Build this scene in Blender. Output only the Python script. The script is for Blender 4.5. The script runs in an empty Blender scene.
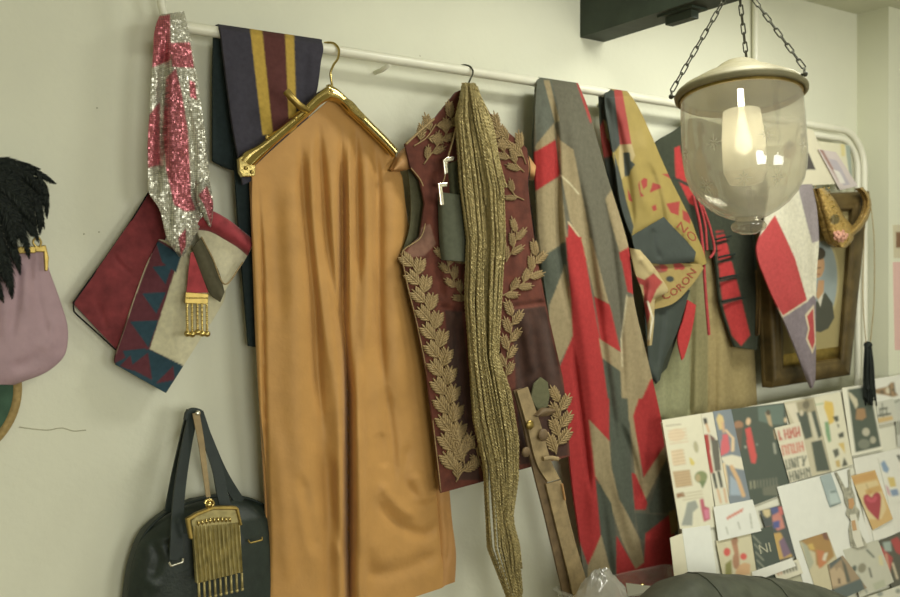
import bpy, bmesh, math, random
import numpy as np
from mathutils import Vector, Matrix
S = bpy.context.scene
COL = S.collection
random.seed(7); RNG = np.random.RandomState(7)
# ------------------------------------------------------------------ camera
F = 1000.0; CX, CY = 450.0, 298.5
TH = math.atan(1.474); SA, CA = math.sin(TH), math.cos(TH)
FWD = np.array([CA, SA, 0.0]); RGT = np.array([SA, -CA, 0.0]); UPV = np.array([0, 0, 1.0])
CAM = np.array([-2.6*CA, -2.6*SA, 1.72])
TABLE_Z = 0.74; CEIL_Z = 2.74
cd = bpy.data.cameras.new('camera'); cam = bpy.data.objects.new('camera', cd); COL.objects.link(cam)
cd.sensor_width = 36.0; cd.lens = 36.0*F/900.0; cd.clip_start = 0.02
cam.location = CAM; cam.rotation_euler = (math.pi/2, 0, -math.atan2(CA, SA))
S.camera = cam
cd.dof.use_dof = True; cd.dof.focus_distance = 2.3; cd.dof.aperture_fstop = 3.2

def P(px, py, off=0.0):
    """photo pixel -> point on the plane 'off' metres in front of the back wall"""
    px = np.asarray(px, float); py = np.asarray(py, float); off = np.asarray(off, float)
    u = (px-CX)/F; v = (CY-py)/F
    dy = SA - u*CA; dx = CA + u*SA
    s = (-off - CAM[1])/dy
    return np.stack([CAM[0]+dx*s, CAM[1]+dy*s, CAM[2]+v*s], -1)

def faded(c):
    # haze put into the base colours: blacks lifted, saturation muted
    return [x+(1-x/255.0)*k for x, k in zip(c[:3], (22, 26, 21))]

def lin(c, raw=False):
    r = []
    for x in (c[:3] if raw else faded(c)):
        x = x/255.0
        r.append(x/12.92 if x <= .04045 else ((x+.055)/1.055)**2.4)
    return tuple(r)

# ------------------------------------------------------------------ materials
def newmat(name):
    m = bpy.data.materials.new(name); m.use_nodes = True
    nt = m.node_tree
    return m, nt, nt.nodes['Principled BSDF']

def mat(name, col=None, rough=.8, metal=0., noise=.12, nscale=40., bump=.1, bscale=300., spec=.3, sheen=0., kind='noise', attr=False, bdist=.002):
    m, nt, b = newmat(name)
    N = nt.nodes; Lk = nt.links
    tc = N.new('ShaderNodeTexCoord')
    if attr:
        src = N.new('ShaderNodeAttribute'); src.attribute_name = 'Col'; cs = src.outputs['Color']
    else:
        src = N.new('ShaderNodeRGB'); src.outputs[0].default_value = (*lin(col, metal > .5), 1); cs = src.outputs[0]
    nz = N.new('ShaderNodeTexNoise'); nz.inputs['Scale'].default_value = nscale; nz.inputs['Detail'].default_value = 4
    Lk.new(tc.outputs['Object'], nz.inputs['Vector'])
    mr = N.new('ShaderNodeMapRange'); mr.inputs['From Min'].default_value = .3; mr.inputs['From Max'].default_value = .7
    mr.inputs['To Min'].default_value = 1-noise; mr.inputs['To Max'].default_value = 1+noise
    Lk.new(nz.outputs['Fac'], mr.inputs['Value'])
    mx = N.new('ShaderNodeVectorMath'); mx.operation = 'SCALE'
    Lk.new(cs, mx.inputs[0]); Lk.new(mr.outputs['Result'], mx.inputs['Scale'])
    Lk.new(mx.outputs['Vector'], b.inputs['Base Color'])
    b.inputs['Roughness'].default_value = rough; b.inputs['Metallic'].default_value = metal
    b.inputs['Specular IOR Level'].default_value = spec
    if sheen: b.inputs['Sheen Weight'].default_value = sheen; b.inputs['Sheen Roughness'].default_value = .4
    if bump:
        bp = N.new('ShaderNodeBump'); bp.inputs['Strength'].default_value = bump; bp.inputs['Distance'].default_value = bdist
        if kind == 'weave':
            w1 = N.new('ShaderNodeTexWave'); w1.bands_direction = 'X'; w1.inputs['Scale'].default_value = bscale
            w2 = N.new('ShaderNodeTexWave'); w2.bands_direction = 'Z'; w2.inputs['Scale'].default_value = bscale
            for w in (w1, w2):
                w.inputs['Distortion'].default_value = 1.0; Lk.new(tc.outputs['Object'], w.inputs['Vector'])
            ad = N.new('ShaderNodeMath'); ad.operation = 'ADD'
            Lk.new(w1.outputs['Fac'], ad.inputs[0]); Lk.new(w2.outputs['Fac'], ad.inputs[1])
            Lk.new(ad.outputs[0], bp.inputs['Height'])
        elif kind == 'twist':
            w1 = N.new('ShaderNodeTexWave'); w1.bands_direction = 'DIAGONAL'; w1.inputs['Scale'].default_value = bscale
            Lk.new(tc.outputs['Object'], w1.inputs['Vector']); Lk.new(w1.outputs['Fac'], bp.inputs['Height'])
        else:
            n2 = N.new('ShaderNodeTexNoise'); n2.inputs['Scale'].default_value = bscale; n2.inputs['Detail'].default_value = 3
            Lk.new(tc.outputs['Object'], n2.inputs['Vector']); Lk.new(n2.outputs['Fac'], bp.inputs['Height'])
        Lk.new(bp.outputs['Normal'], b.inputs['Normal'])
    return m

def sequin_mat(name, scale=250., rough=.3, metal=.45):
    m, nt, b = newmat(name); N = nt.nodes; Lk = nt.links
    tc = N.new('ShaderNodeTexCoord')
    at = N.new('ShaderNodeAttribute'); at.attribute_name = 'Col'
    mp = N.new('ShaderNodeMapping'); mp.inputs['Scale'].default_value = (1, .05, 1)
    Lk.new(tc.outputs['Object'], mp.inputs['Vector'])
    vo = N.new('ShaderNodeTexVoronoi'); vo.inputs['Scale'].default_value = scale; vo.inputs['Randomness'].default_value = .15
    Lk.new(mp.outputs['Vector'], vo.inputs['Vector'])
    mr = N.new('ShaderNodeMapRange'); mr.inputs['From Min'].default_value = .35; mr.inputs['From Max'].default_value = .62
    mr.inputs['To Min'].default_value = 1.0; mr.inputs['To Max'].default_value = .5
    Lk.new(vo.outputs['Distance'], mr.inputs['Value'])
    mx = N.new('ShaderNodeVectorMath'); mx.operation = 'SCALE'
    Lk.new(at.outputs['Color'], mx.inputs[0]); Lk.new(mr.outputs['Result'], mx.inputs['Scale'])
    Lk.new(mx.outputs['Vector'], b.inputs['Base Color'])
    sb = N.new('ShaderNodeVectorMath'); sb.operation = 'SUBTRACT'; sb.inputs[1].default_value = (.5, .5, .5)
    Lk.new(vo.outputs['Color'], sb.inputs[0])
    sc = N.new('ShaderNodeVectorMath'); sc.operation = 'SCALE'; sc.inputs['Scale'].default_value = .7
    Lk.new(sb.outputs['Vector'], sc.inputs[0])
    ge = N.new('ShaderNodeNewGeometry')
    ad = N.new('ShaderNodeVectorMath'); ad.operation = 'ADD'
    Lk.new(ge.outputs['Normal'], ad.inputs[0]); Lk.new(sc.outputs['Vector'], ad.inputs[1])
    nn = N.new('ShaderNodeVectorMath'); nn.operation = 'NORMALIZE'
    Lk.new(ad.outputs['Vector'], nn.inputs[0]); Lk.new(nn.outputs['Vector'], b.inputs['Normal'])
    b.inputs['Metallic'].default_value = metal; b.inputs['Roughness'].default_value = rough
    return m

def glass_mat(name, tint=(.93, .92, .86), gl=1.0, rough=.03, haze=0.0):
    m = bpy.data.materials.new(name); m.use_nodes = True; nt = m.node_tree; N = nt.nodes; Lk = nt.links
    N.remove(N['Principled BSDF']); out = N['Material Output']
    tr = N.new('ShaderNodeBsdfTransparent'); tr.inputs[0].default_value = (*tint, 1)
    g = N.new('ShaderNodeBsdfGlossy'); g.inputs['Roughness'].default_value = rough
    nz = N.new('ShaderNodeTexNoise'); nz.inputs['Scale'].default_value = 22.; nz.inputs['Detail'].default_value = 1
    tc = N.new('ShaderNodeTexCoord'); Lk.new(tc.outputs['Object'], nz.inputs['Vector'])
    bp = N.new('ShaderNodeBump'); bp.inputs['Strength'].default_value = .25; bp.inputs['Distance'].default_value = .01
    Lk.new(nz.outputs['Fac'], bp.inputs['Height']); Lk.new(bp.outputs['Normal'], g.inputs['Normal'])
    lw = N.new('ShaderNodeLayerWeight'); lw.inputs['Blend'].default_value = .5
    pw = N.new('ShaderNodeMath'); pw.operation = 'POWER'; pw.inputs[1].default_value = 5.0; Lk.new(lw.outputs['Facing'], pw.inputs[0])
    ml = N.new('ShaderNodeMath'); ml.operation = 'MULTIPLY_ADD'; ml.inputs[1].default_value = .45*gl; ml.inputs[2].default_value = .055*gl; ml.use_clamp = True
    Lk.new(pw.outputs[0], ml.inputs[0])
    mx = N.new('ShaderNodeMixShader'); Lk.new(ml.outputs[0], mx.inputs[0]); Lk.new(tr.outputs[0], mx.inputs[1]); Lk.new(g.outputs[0], mx.inputs[2])
    last = mx
    if haze:
        df = N.new('ShaderNodeBsdfTranslucent'); df.inputs[0].default_value = (.9, .88, .8, 1)
        d2 = N.new('ShaderNodeBsdfDiffuse'); d2.inputs[0].default_value = (.9, .88, .8, 1)
        a = N.new('ShaderNodeMixShader'); a.inputs[0].default_value = .5
        Lk.new(df.outputs[0], a.inputs[1]); Lk.new(d2.outputs[0], a.inputs[2])
        m3 = N.new('ShaderNodeMixShader'); m3.inputs[0].default_value = haze
        Lk.new(mx.outputs[0], m3.inputs[1]); Lk.new(a.outputs[0], m3.inputs[2]); last = m3
    Lk.new(last.outputs[0], out.inputs['Surface'])
    return m

M = {}
M['wall'] = mat('cream_wall_paint', (221, 220, 198), .9, noise=.035, nscale=3., bump=.35, bscale=55., bdist=.003)
M['wall_side'] = mat('beige_side_paint', (218, 218, 194), .9, noise=.03, nscale=3., bump=.2, bscale=60.)
M['ceiling'] = mat('ceiling_paint', (204, 204, 182), .9, noise=.03, nscale=3., bump=.2, bscale=40.)
M['floor'] = mat('floor_boards', (120, 100, 75), .6, noise=.2, nscale=6.)
M['white_paint'] = mat('glossy_cream_paint', (226, 223, 202), .35, noise=.04, nscale=20., bump=.05, bscale=80., spec=.5)
M['beam'] = mat('dark_beam_paint', (34, 40, 32), .6, noise=.2, nscale=15., bump=.3, bscale=40.)
M['brass'] = mat('polished_brass', (204, 182, 116), .2, 1.0, noise=.1, nscale=25., bump=.12, bscale=60., bdist=.004)
M['old_brass'] = mat('aged_brass', (165, 142, 80), .38, .9, noise=.2, nscale=60., bump=.1, bscale=200.)
M['dark_brass'] = mat('tarnished_brass', (166, 150, 96), .45, .4, noise=.25, nscale=60., bump=.1, bscale=200.)
M['chain'] = mat('dark_iron', (58, 54, 44), .6, .4, noise=.2, nscale=80.)
M['silver'] = mat('bright_nickel', (225, 222, 205), .25, .9, noise=.05)
M['wood'] = mat('pale_hanger_wood', (172, 122, 72), .5, noise=.18, nscale=30., bump=.1, bscale=90.)
M['cloth'] = mat('woven_cloth', attr=True, rough=.92, noise=.10, nscale=90., bump=.35, bscale=260., kind='weave', spec=.15, bdist=.001)
M['silk'] = mat('faded_silk', attr=True, rough=.62, noise=.07, nscale=30., bump=.25, bscale=90., spec=.25, bdist=.003)
M['satin'] = mat('orange_satin', attr=True, rough=.58, noise=.08, nscale=14., bump=.5, bscale=34., spec=.3, sheen=.25, bdist=.004)
M['velvet'] = mat('crushed_velvet', attr=True, rough=.85, noise=.3, nscale=35., bump=.3, bscale=60., sheen=.22, bdist=.003)
M['paper'] = mat('printed_paper', attr=True, rough=.7, noise=.02, bump=.05, bscale=60., spec=.3)
M['sequin'] = sequin_mat('sequin_mesh')
M['gold_sequin'] = sequin_mat('gold_sequins', 260., .35, .3)
M['gold_thread'] = mat('metal_thread_embroidery', (150, 124, 84), .55, .35, noise=.28, nscale=220., bump=.6, bscale=420., bdist=.002)
M['fringe'] = mat('gold_bullion_cord', (186, 166, 110), .5, .35, noise=.25, nscale=120., bump=1.0, bscale=110., kind='twist', bdist=.003)
M['leather'] = mat('black_leather', (20, 26, 24), .48, noise=.2, nscale=40., bump=.3, bscale=160., spec=.4)
M['strap'] = mat('black_leather_strap', (16, 22, 22), .5, noise=.15, nscale=40., bump=.2, bscale=160., spec=.3)
M['dark_hide'] = mat('worn_dark_leather', (62, 62, 52), .6, noise=.22, nscale=25., bump=.5, bscale=60., spec=.3)
M['brown_leather'] = mat('brown_leather', (96, 72, 48), .6, noise=.25, nscale=40., bump=.3, bscale=120.)
M['tan_leather'] = mat('tan_leather', (140, 116, 80), .6, noise=.22, nscale=40., bump=.3, bscale=120.)
M['feather'] = mat('black_feather', (8, 10, 10), .6, noise=.3, nscale=60., bump=.3, bscale=300., spec=.3)
M['green_felt'] = mat('green_felt', (48, 74, 58), .9, noise=.15, nscale=40.)
M['tan_trim'] = mat('tan_braid_trim', (150, 122, 72), .7, noise=.2, nscale=120.)
M['glass'] = glass_mat('lantern_glass', (.955, .95, .91), gl=1.7, rough=.04, haze=.19)  # haze share puts a white glare into the clear bowl
M['glass_foot'] = glass_mat('thick_glass', (.86, .82, .72), gl=2.2, rough=.08, haze=.18)
M['etch'] = glass_mat('etched_glass', (.9, .9, .85), gl=1.0, rough=.3, haze=.42)
M['plastic'] = glass_mat('clear_plastic', (.93, .93, .9), gl=1.8, rough=.12, haze=.10)
M['bag_plastic'] = glass_mat('crumpled_plastic', (.9, .9, .86), gl=2.2, rough=.15, haze=.28)
M['lid'] = mat('limewashed_metal_lid', (122, 113, 84), .55, .15, noise=.15, nscale=18., bump=.2, bscale=60.)
M['frame_wood'] = mat('dark_gilt_wood', (72, 52, 22), .5, noise=.45, nscale=18., bump=.4, bscale=60., spec=.4)
M['table'] = mat('table_wood', (120, 92, 62), .5, noise=.2, nscale=12.)
M['redcord'] = mat('red_cord', (176, 50, 56), .7, noise=.2, nscale=120., bump=.8, bscale=120., kind='twist')
M['rose'] = mat('pink_rose_fabric', (196, 138, 118), .8, noise=.2, nscale=60.)
M['paperwhite'] = mat('white_board', (214, 211, 192), .8, noise=.03, nscale=8., bump=.05)
M['silvercard'] = mat('silver_card', (168, 164, 148), .4, .35, noise=.35, nscale=70.)
m, nt, b = newmat('glare_emitter'); b.inputs['Base Color'].default_value = (.95, .93, .85, 1); b.inputs['Roughness'].default_value = .5
b.inputs['Emission Color'].default_value = (1, .95, .8, 1); b.inputs['Emission Strength'].default_value = 10.0
M['glare_glow'] = m  # added glow imitating window glare inside the jar, not a real lamp
M['glare_veil'] = glass_mat('glare_frost', (.9, .88, .8), gl=.8, rough=.35, haze=.62)

# ------------------------------------------------------------------ object helpers
ORG = {}
def link(name, me, mats, parent, origin):
    o = bpy.data.objects.new(name, me); COL.objects.link(o)
    for mm in (mats if isinstance(mats, (list, tuple)) else [mats]): me.materials.append(mm)
    if parent is None: o.location = origin
    else: o.parent = parent
    ORG[o.name] = np.array(origin); return o

def mk(name, V, Fc, m, parent=None, cols=None, smooth=True, mids=None, autosharp=None):
    V = np.asarray(V, float)
    if parent is not None: org = ORG[parent.name]
    else:
        org = V.mean(0); org = np.array([org[0], org[1], V[:, 2].min()])
    me = bpy.data.meshes.new(name)
    me.from_pydata((V-org).tolist(), [], [list(map(int, f)) for f in Fc])
    if cols is not None:
        a = me.color_attributes.new('Col', 'FLOAT_COLOR', 'POINT')
        C = np.ones((len(V), 4)); C[:, :3] = cols; a.data.foreach_set('color', C.ravel())
    bm = bmesh.new(); bm.from_mesh(me); bmesh.ops.recalc_face_normals(bm, faces=bm.faces[:])
    for f in bm.faces: f.smooth = smooth
    if autosharp is not None:
        for e in bm.edges:
            if len(e.link_faces) == 2 and e.calc_face_angle(0) > autosharp: e.smooth = False
    bm.to_mesh(me); bm.free(); me.update()
    if mids is not None: me.polygons.foreach_set('material_index', mids)
    return link(name, me, m, parent, org)

def thing(name, label, cat, loc, group=None):
    o = bpy.data.objects.new(name, None); COL.objects.link(o); o.empty_display_size = .03
    o.location = tuple(loc); ORG[o.name] = np.array(loc, float)
    o['label'] = label; o['category'] = cat
    if group: o['group'] = group
    return o

def tag(o, label, cat, group=None, kind=None):
    o['label'] = label; o['category'] = cat
    if group: o['group'] = group
    if kind: o['kind'] = kind
    return o

def struct(o): o['kind'] = 'structure'; return o

class MB:
    def __init__(s): s.v = []; s.f = []; s.n = 0
    def add(s, V, Fc):
        V = np.asarray(V, float); s.v.append(V)
        s.f += [[i+s.n for i in f] for f in Fc]; s.n += len(V)
    def box(s, a, b):
        x0, y0, z0 = a; x1, y1, z1 = b
        V = [(x0, y0, z0), (x1, y0, z0), (x1, y1, z0), (x0, y1, z0), (x0, y0, z1), (x1, y0, z1), (x1, y1, z1), (x0, y1, z1)]
        s.add(V, [(0, 3, 2, 1), (4, 5, 6, 7), (0, 1, 5, 4), (1, 2, 6, 5), (2, 3, 7, 6), (3, 0, 4, 7)])
    def tube(s, pts, r, seg=8, closed=False):
        pts = np.asarray(pts, float); n = len(pts); r = np.broadcast_to(np.asarray(r, float), (n,))
        if closed: tg = np.roll(pts, -1, 0)-np.roll(pts, 1, 0)
        else: tg = np.gradient(pts, axis=0)
        tg = tg/(np.linalg.norm(tg, axis=1, keepdims=True)+1e-12)
        a = np.array([0, 0, 1.]) if abs(tg[0][2]) < .9 else np.array([1., 0, 0])
        nn = np.cross(tg[0], a); nn /= np.linalg.norm(nn)
        V = []
        ang = np.arange(seg)*2*math.pi/seg
        for i in range(n):
            nn = nn - tg[i]*nn.dot(tg[i]); nn /= (np.linalg.norm(nn)+1e-12)
            bb = np.cross(tg[i], nn)
            V.append(pts[i]+r[i]*(np.cos(ang)[:, None]*nn+np.sin(ang)[:, None]*bb))
        V = np.concatenate(V); Fc = []
        m = n if closed else n-1
        for i in range(m):
            j = (i+1) % n
            for k in range(seg):
                l = (k+1) % seg
                Fc.append((i*seg+k, i*seg+l, j*seg+l, j*seg+k))
        if not closed:
            Fc.append(tuple(range(seg-1, -1, -1))); Fc.append(tuple((n-1)*seg+k for k in range(seg)))
        s.add(V, Fc)
    def ball(s, c, r, nu=10, nv=6, sq=(1, 1, 1)):
        V = []; Fc = []
        for i in range(nv+1):
            t = math.pi*i/nv
            for k in range(nu):
                p = 2*math.pi*k/nu
                V.append((c[0]+r*sq[0]*math.sin(t)*math.cos(p), c[1]+r*sq[1]*math.sin(t)*math.sin(p), c[2]+r*sq[2]*math.cos(t)))
        for i in range(nv):
            for k in range(nu):
                l = (k+1) % nu; Fc.append((i*nu+k, i*nu+l, (i+1)*nu+l, (i+1)*nu+k))
        s.add(V, Fc)
    def lathe(s, prof, c, seg=48, rot=None, closed=False):
        V = []; Fc = []
        for r, z in prof:
            for k in range(seg):
                p = 2*math.pi*k/seg; q = np.array([r*math.cos(p), r*math.sin(p), z])
                if rot is not None: q = rot @ q
                V.append(q+np.asarray(c))
        n = len(prof); m = n if closed else n-1
        for i in range(m):
            j = (i+1) % n
            for k in range(seg):
                l = (k+1) % seg; Fc.append((i*seg+k, i*seg+l, j*seg+l, j*seg+k))
        s.add(V, Fc)
    def obj(s, name, m, parent=None, smooth=True, sharp=None, col=None):
        V = np.concatenate(s.v)
        cols = None if col is None else np.tile(np.array(lin(col)), (len(V), 1))
        return mk(name, V, s.f, m, parent, cols=cols, smooth=smooth, autosharp=sharp)

# hermite-smooth curve sampling
def curve(pts, n, t=None, smooth=True):
    pts = np.asarray(pts, float)
    if t is None:
        d = np.r_[0, np.cumsum(np.linalg.norm(np.diff(pts, axis=0), axis=1))]; t = d/d[-1]
    q = np.linspace(0, 1, n)
    if not smooth or len(pts) < 3:
        return np.stack([np.interp(q, t, pts[:, k]) for k in range(pts.shape[1])], -1)
    tg = np.zeros_like(pts)
    h = np.diff(t); sl = np.diff(pts, axis=0)/h[:, None]
    for i in range(len(pts)):
        if i == 0: tg[i] = sl[0]
        elif i == len(pts)-1: tg[i] = sl[-1]
        else:
            a, b = sl[i-1], sl[i]
            w = (a*h[i]+b*h[i-1])/(h[i]+h[i-1])
            lim = np.where(a*b > 0, 3*np.minimum(abs(a), abs(b)), 0.6*np.abs(w))
            tg[i] = np.clip(w, -np.maximum(lim, 1e-9), np.maximum(lim, 1e-9))
    i = np.clip(np.searchsorted(t, q, 'right')-1, 0, len(t)-2)
    u = ((q-t[i])/h[i])[:, None]; hh = h[i][:, None]
    return ((2*u**3-3*u**2+1)*pts[i]+(u**3-2*u**2+u)*hh*tg[i]+(-2*u**3+3*u**2)*pts[i+1]+(u**3-u**2)*hh*tg[i+1])

def inpoly(x, y, poly):
    poly = np.asarray(poly, float); r = np.zeros(x.shape, bool); n = len(poly)
    for i in range(n):
        x1, y1 = poly[i]; x2, y2 = poly[(i+1) % n]
        if y1 == y2: continue
        c = ((y1 > y) != (y2 > y)) & (x < (x2-x1)*(y-y1)/(y2-y1)+x1)
        r ^= c
    return r

def dist(px, py, line):
    line = np.asarray(line, float); d = np.full(px.shape, 1e9)
    for (x1, y1), (x2, y2) in zip(line[:-1], line[1:]):
        dx, dy = x2-x1, y2-y1; l2 = dx*dx+dy*dy+1e-9
        t = np.clip(((px-x1)*dx+(py-y1)*dy)/l2, 0, 1)
        d = np.minimum(d, np.hypot(px-x1-t*dx, py-y1-t*dy))
    return d

def distt(px, py, line):
    line = np.asarray(line, float); d = np.full(px.shape, 1e9); T = np.zeros(px.shape)
    sl = np.linalg.norm(np.diff(line, axis=0), axis=1); tot = sl.sum(); acc = 0
    for (x1, y1), (x2, y2), l in zip(line[:-1], line[1:], sl):
        dx, dy = x2-x1, y2-y1; l2 = dx*dx+dy*dy+1e-9
        t = np.clip(((px-x1)*dx+(py-y1)*dy)/l2, 0, 1); q = np.hypot(px-x1-t*dx, py-y1-t*dy)
        T = np.where(q < d, (acc+t*l)/tot, T); d = np.minimum(d, q); acc += l
    return d, T

def folds(fl, fade=.22):
    """relief (metres) made of valleys (negative) and ridges (positive) that die out at their ends"""
    def f(px, py):
        r = np.zeros(px.shape)
        for line, dep, w in fl:
            line = curve(line, 14) if len(line) > 2 else line
            d, T = distt(px, py, line)
            e = np.clip(np.minimum(T, 1-T)/fade, 0, 1); e = e*e*(3-2*e)
            r += dep*np.exp(-(d/(w*(.6+.4*e)))**2)*e
        return r
    return f

BLUR = [0.0]; FADE = [0.0]
def painted(px, py, paint, j=.45):
    if isinstance(paint, tuple): return painted0(px, py, paint)
    if BLUR[0]:
        g = [(a, b) for a in (-1, -.33, .33, 1) for b in (-1, -.33, .33, 1)]
        C = sum(painted0(px+a*BLUR[0], py+b*BLUR[0], paint) for a, b in g)/len(g)
        return C*(1-FADE[0])+np.array(lin((176, 172, 148)))*FADE[0]
    return sum(painted0(px+a*j, py+b*j, paint) for a, b in ((0, 0), (1, .4), (-1, -.4), (.4, -1), (-.4, 1)))/5.0

def painted0(px, py, paint):
    C = np.zeros(px.shape+(3,))
    if isinstance(paint, tuple): C[:] = lin(paint); return C
    C[:] = lin(paint[0])
    for e in paint[1:]:
        c = e[-1]
        if e[0] == 'line': mk_ = dist(px, py, e[1][0]) < e[1][1]
        elif e[0] == 'ell':
            cx, cy, rx, ry, an = e[1]; ca, sa = math.cos(math.radians(an)), math.sin(math.radians(an))
            X = (px-cx)*ca+(py-cy)*sa; Y = -(px-cx)*sa+(py-cy)*ca; mk_ = (X/rx)**2+(Y/ry)**2 < 1
        else: mk_ = inpoly(px, py, e[0])
        C[mk_] = lin(c)
    return C

def gridfaces(nv, nu, base=0, flip=False):
    Fc = []
    for i in range(nv-1):
        for k in range(nu-1):
            a = base+i*nu+k; q = (a, a+1, a+nu+1, a+nu)
            Fc.append(q[::-1] if flip else q)
    return Fc

def sheet(name, L, R, off, m, parent=None, paint=(200, 200, 200), thick=.004, res=2.0, smooth=True, nu=None, nv=None, raw=False):
    """closed sheet between two edges traced in photo pixels, built at its own distance from the wall"""
    L = np.asarray(L, float); R = np.asarray(R, float)
    t = None
    if len(L) == len(R):
        d = np.r_[0, np.cumsum(.5*(np.linalg.norm(np.diff(L, axis=0), axis=1)+np.linalg.norm(np.diff(R, axis=0), axis=1)))]
        t = d/d[-1]; ln = d[-1]
    else: ln = max(np.linalg.norm(np.diff(L, axis=0), axis=1).sum(), np.linalg.norm(np.diff(R, axis=0), axis=1).sum())
    nv = nv or int(max(3, ln/res+1)); 
    wd = max(np.linalg.norm(L[i if len(L) == len(R) else 0]-R[i if len(L) == len(R) else 0]) for i in range(min(len(L), len(R))))
    nu = nu or int(max(3, wd/res+1))
    Lc = curve(L, nv, t, smooth); Rc = curve(R, nv, t, smooth)
    u = np.linspace(0, 1, nu)[None, :, None]
    G = Lc[:, None, :]*(1-u)+Rc[:, None, :]*u
    px, py = G[..., 0], G[..., 1]
    U = np.broadcast_to(u[..., 0], px.shape); Vv = np.broadcast_to(np.linspace(0, 1, nv)[:, None], px.shape)
    o = off(px, py, U, Vv) if callable(off) else np.full(px.shape, float(off))
    A = P(px, py, o).reshape(-1, 3); B = A.copy(); B[:, 1] += thick
    n = len(A)
    Fc = gridfaces(nv, nu)+gridfaces(nv, nu, n, True)
    ring = [k for k in range(nu)]+[i*nu+nu-1 for i in range(1, nv)]+[(nv-1)*nu+k for k in range(nu-2, -1, -1)]+[i*nu for i in range(nv-2, 0, -1)]
    for a, b in zip(ring, ring[1:]+ring[:1]): Fc.append((a, a+n, b+n, b))
    C = painted(px, py, paint, res*.45).reshape(-1, 3)
    ob = mk(name, np.concatenate([A, B]), Fc, m, parent, cols=np.concatenate([C, C]), autosharp=math.radians(60))
    return ob

def slab(name, poly, off, m, parent=None, thick=.006, bevel=.0015, col=None):
    """solid plate whose outline is traced in photo pixels; off may be a function of (px, py)"""
    poly = np.asarray(poly, float)
    o = off(poly[:, 0], poly[:, 1]) if callable(off) else np.full(len(poly), float(off))
    A = P(poly[:, 0], poly[:, 1], o); B = A.copy(); B[:, 1] += thick; n = len(A)
    Fc = [tuple(range(n)), tuple(range(2*n-1, n-1, -1))]+[(i, i+n, (i+1) % n+n, (i+1) % n) for i in range(n)]
    V = np.concatenate([A, B]); cols = None if col is None else np.tile(lin(col), (2*n, 1))
    ob = mk(name, V, Fc, m, parent, cols=cols, smooth=False)
    if bevel:
        md = ob.modifiers.new('bevel', 'BEVEL'); md.width = bevel; md.segments = 2; md.limit_method = 'ANGLE'
    return ob

def ptube(name, pts, off, r, m, parent=None, n=None, seg=10, smooth=True):
    pts = np.asarray(pts, float); n = n or len(pts)*6
    o = np.asarray(off, float)
    if o.ndim == 0: o = np.full(len(pts), float(o))
    q = curve(np.c_[pts, o*1000], n, smooth=smooth)
    mb = MB(); mb.tube(P(q[:, 0], q[:, 1], q[:, 2]/1000), r, seg); return mb.obj(name, m, parent, sharp=math.radians(50))

def ribbon(name, line, w, off, m, parent=None, thick=.004, paint=(60, 60, 60), res=1.5):
    """strap of pixel width w along a traced line"""
    line = np.asarray(line, float); n = max(6, len(line)*5)
    c = curve(line, n); w = np.interp(np.linspace(0, 1, n), np.linspace(0, 1, np.size(w)), np.atleast_1d(w))
    tg = np.gradient(c, axis=0); tg /= np.linalg.norm(tg, axis=1, keepdims=True)
    nrm = np.stack([-tg[:, 1], tg[:, 0]], -1)
    return sheet(name, c+nrm*w[:, None]/2, c-nrm*w[:, None]/2, off, m, parent, paint, thick, res, smooth=False, nv=n, nu=5)

def text_px(name, s, base, size, off, m, parent, col=None, ext=.0008, sx=1.0):
    """raised lettering laid along a line given in photo pixels"""
    cu = bpy.data.curves.new('lettering_source', 'FONT'); cu.body = s; cu.size = 1.0; cu.resolution_u = 2
    ob = bpy.data.objects.new('lettering_source', cu); COL.objects.link(ob)
    bpy.context.view_layer.update()
    dg = bpy.context.evaluated_depsgraph_get(); me = bpy.data.meshes.new_from_object(ob.evaluated_get(dg))
    bpy.data.objects.remove(ob); bpy.data.curves.remove(cu)
    V = np.array([v.co[:] for v in me.vertices]); Fc = [tuple(p.vertices) for p in me.polygons]
    bpy.data.meshes.remove(me)
    x0, x1 = V[:, 0].min(), V[:, 0].max(); t = (V[:, 0]-x0)/(x1-x0)
    b = curve(base, 60); q = np.linspace(0, 1, 60)
    X = np.interp(t, q, b[:, 0]); Y = np.interp(t, q, b[:, 1])
    tg = np.gradient(b, axis=0); tg /= np.linalg.norm(tg, axis=1, keepdims=True)
    TX = np.interp(t, q, tg[:, 0]); TY = np.interp(t, q, tg[:, 1])
    h = V[:, 1]*size
    px, py = X+TY*h, Y-TX*h
    o = off(px, py) if callable(off) else np.full(px.shape, float(off))
    A = P(px, py, o); B = A.copy(); B[:, 1] += ext; n = len(A)
    # front, back and edge walls
    from collections import Counter
    ec = Counter(); 
    for f in Fc:
        for a, b2 in zip(f, f[1:]+f[:1]): ec[(min(a, b2), max(a, b2))] += 1
    G = list(Fc)+[tuple(i+n for i in f[::-1]) for f in Fc]
    for (a, b2), k in ec.items():
        if k == 1: G.append((a, a+n, b2+n, b2))
    return mk(name, np.concatenate([A, B]), G, m, parent, cols=np.tile(lin(col), (2*n, 1)) if col else None, smooth=False)

def conv(x0, y0, k): return lambda *pts: [(x0+k*x, y0+k*y) for x, y in pts]
c3 = conv(60, 190, .3518); c4 = conv(120, 397, .3353); c5 = conv(200, 0, .335); c6 = conv(230, 180, .3687); c7 = conv(240, 380, .3636)
c8 = conv(380, 60, .335); c9 = conv(390, 240, .335); c10 = conv(420, 400, .33); c11 = conv(520, 60, .3347); c12 = conv(530, 240, .3014)
c13 = conv(530, 400, .33); c14 = conv(590, 80, .3015); c15 = conv(620, 240, .3013); c17 = conv(740, 100, .268); c18 = conv(740, 240, .268); c19 = conv(800, 130, .2178)
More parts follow.
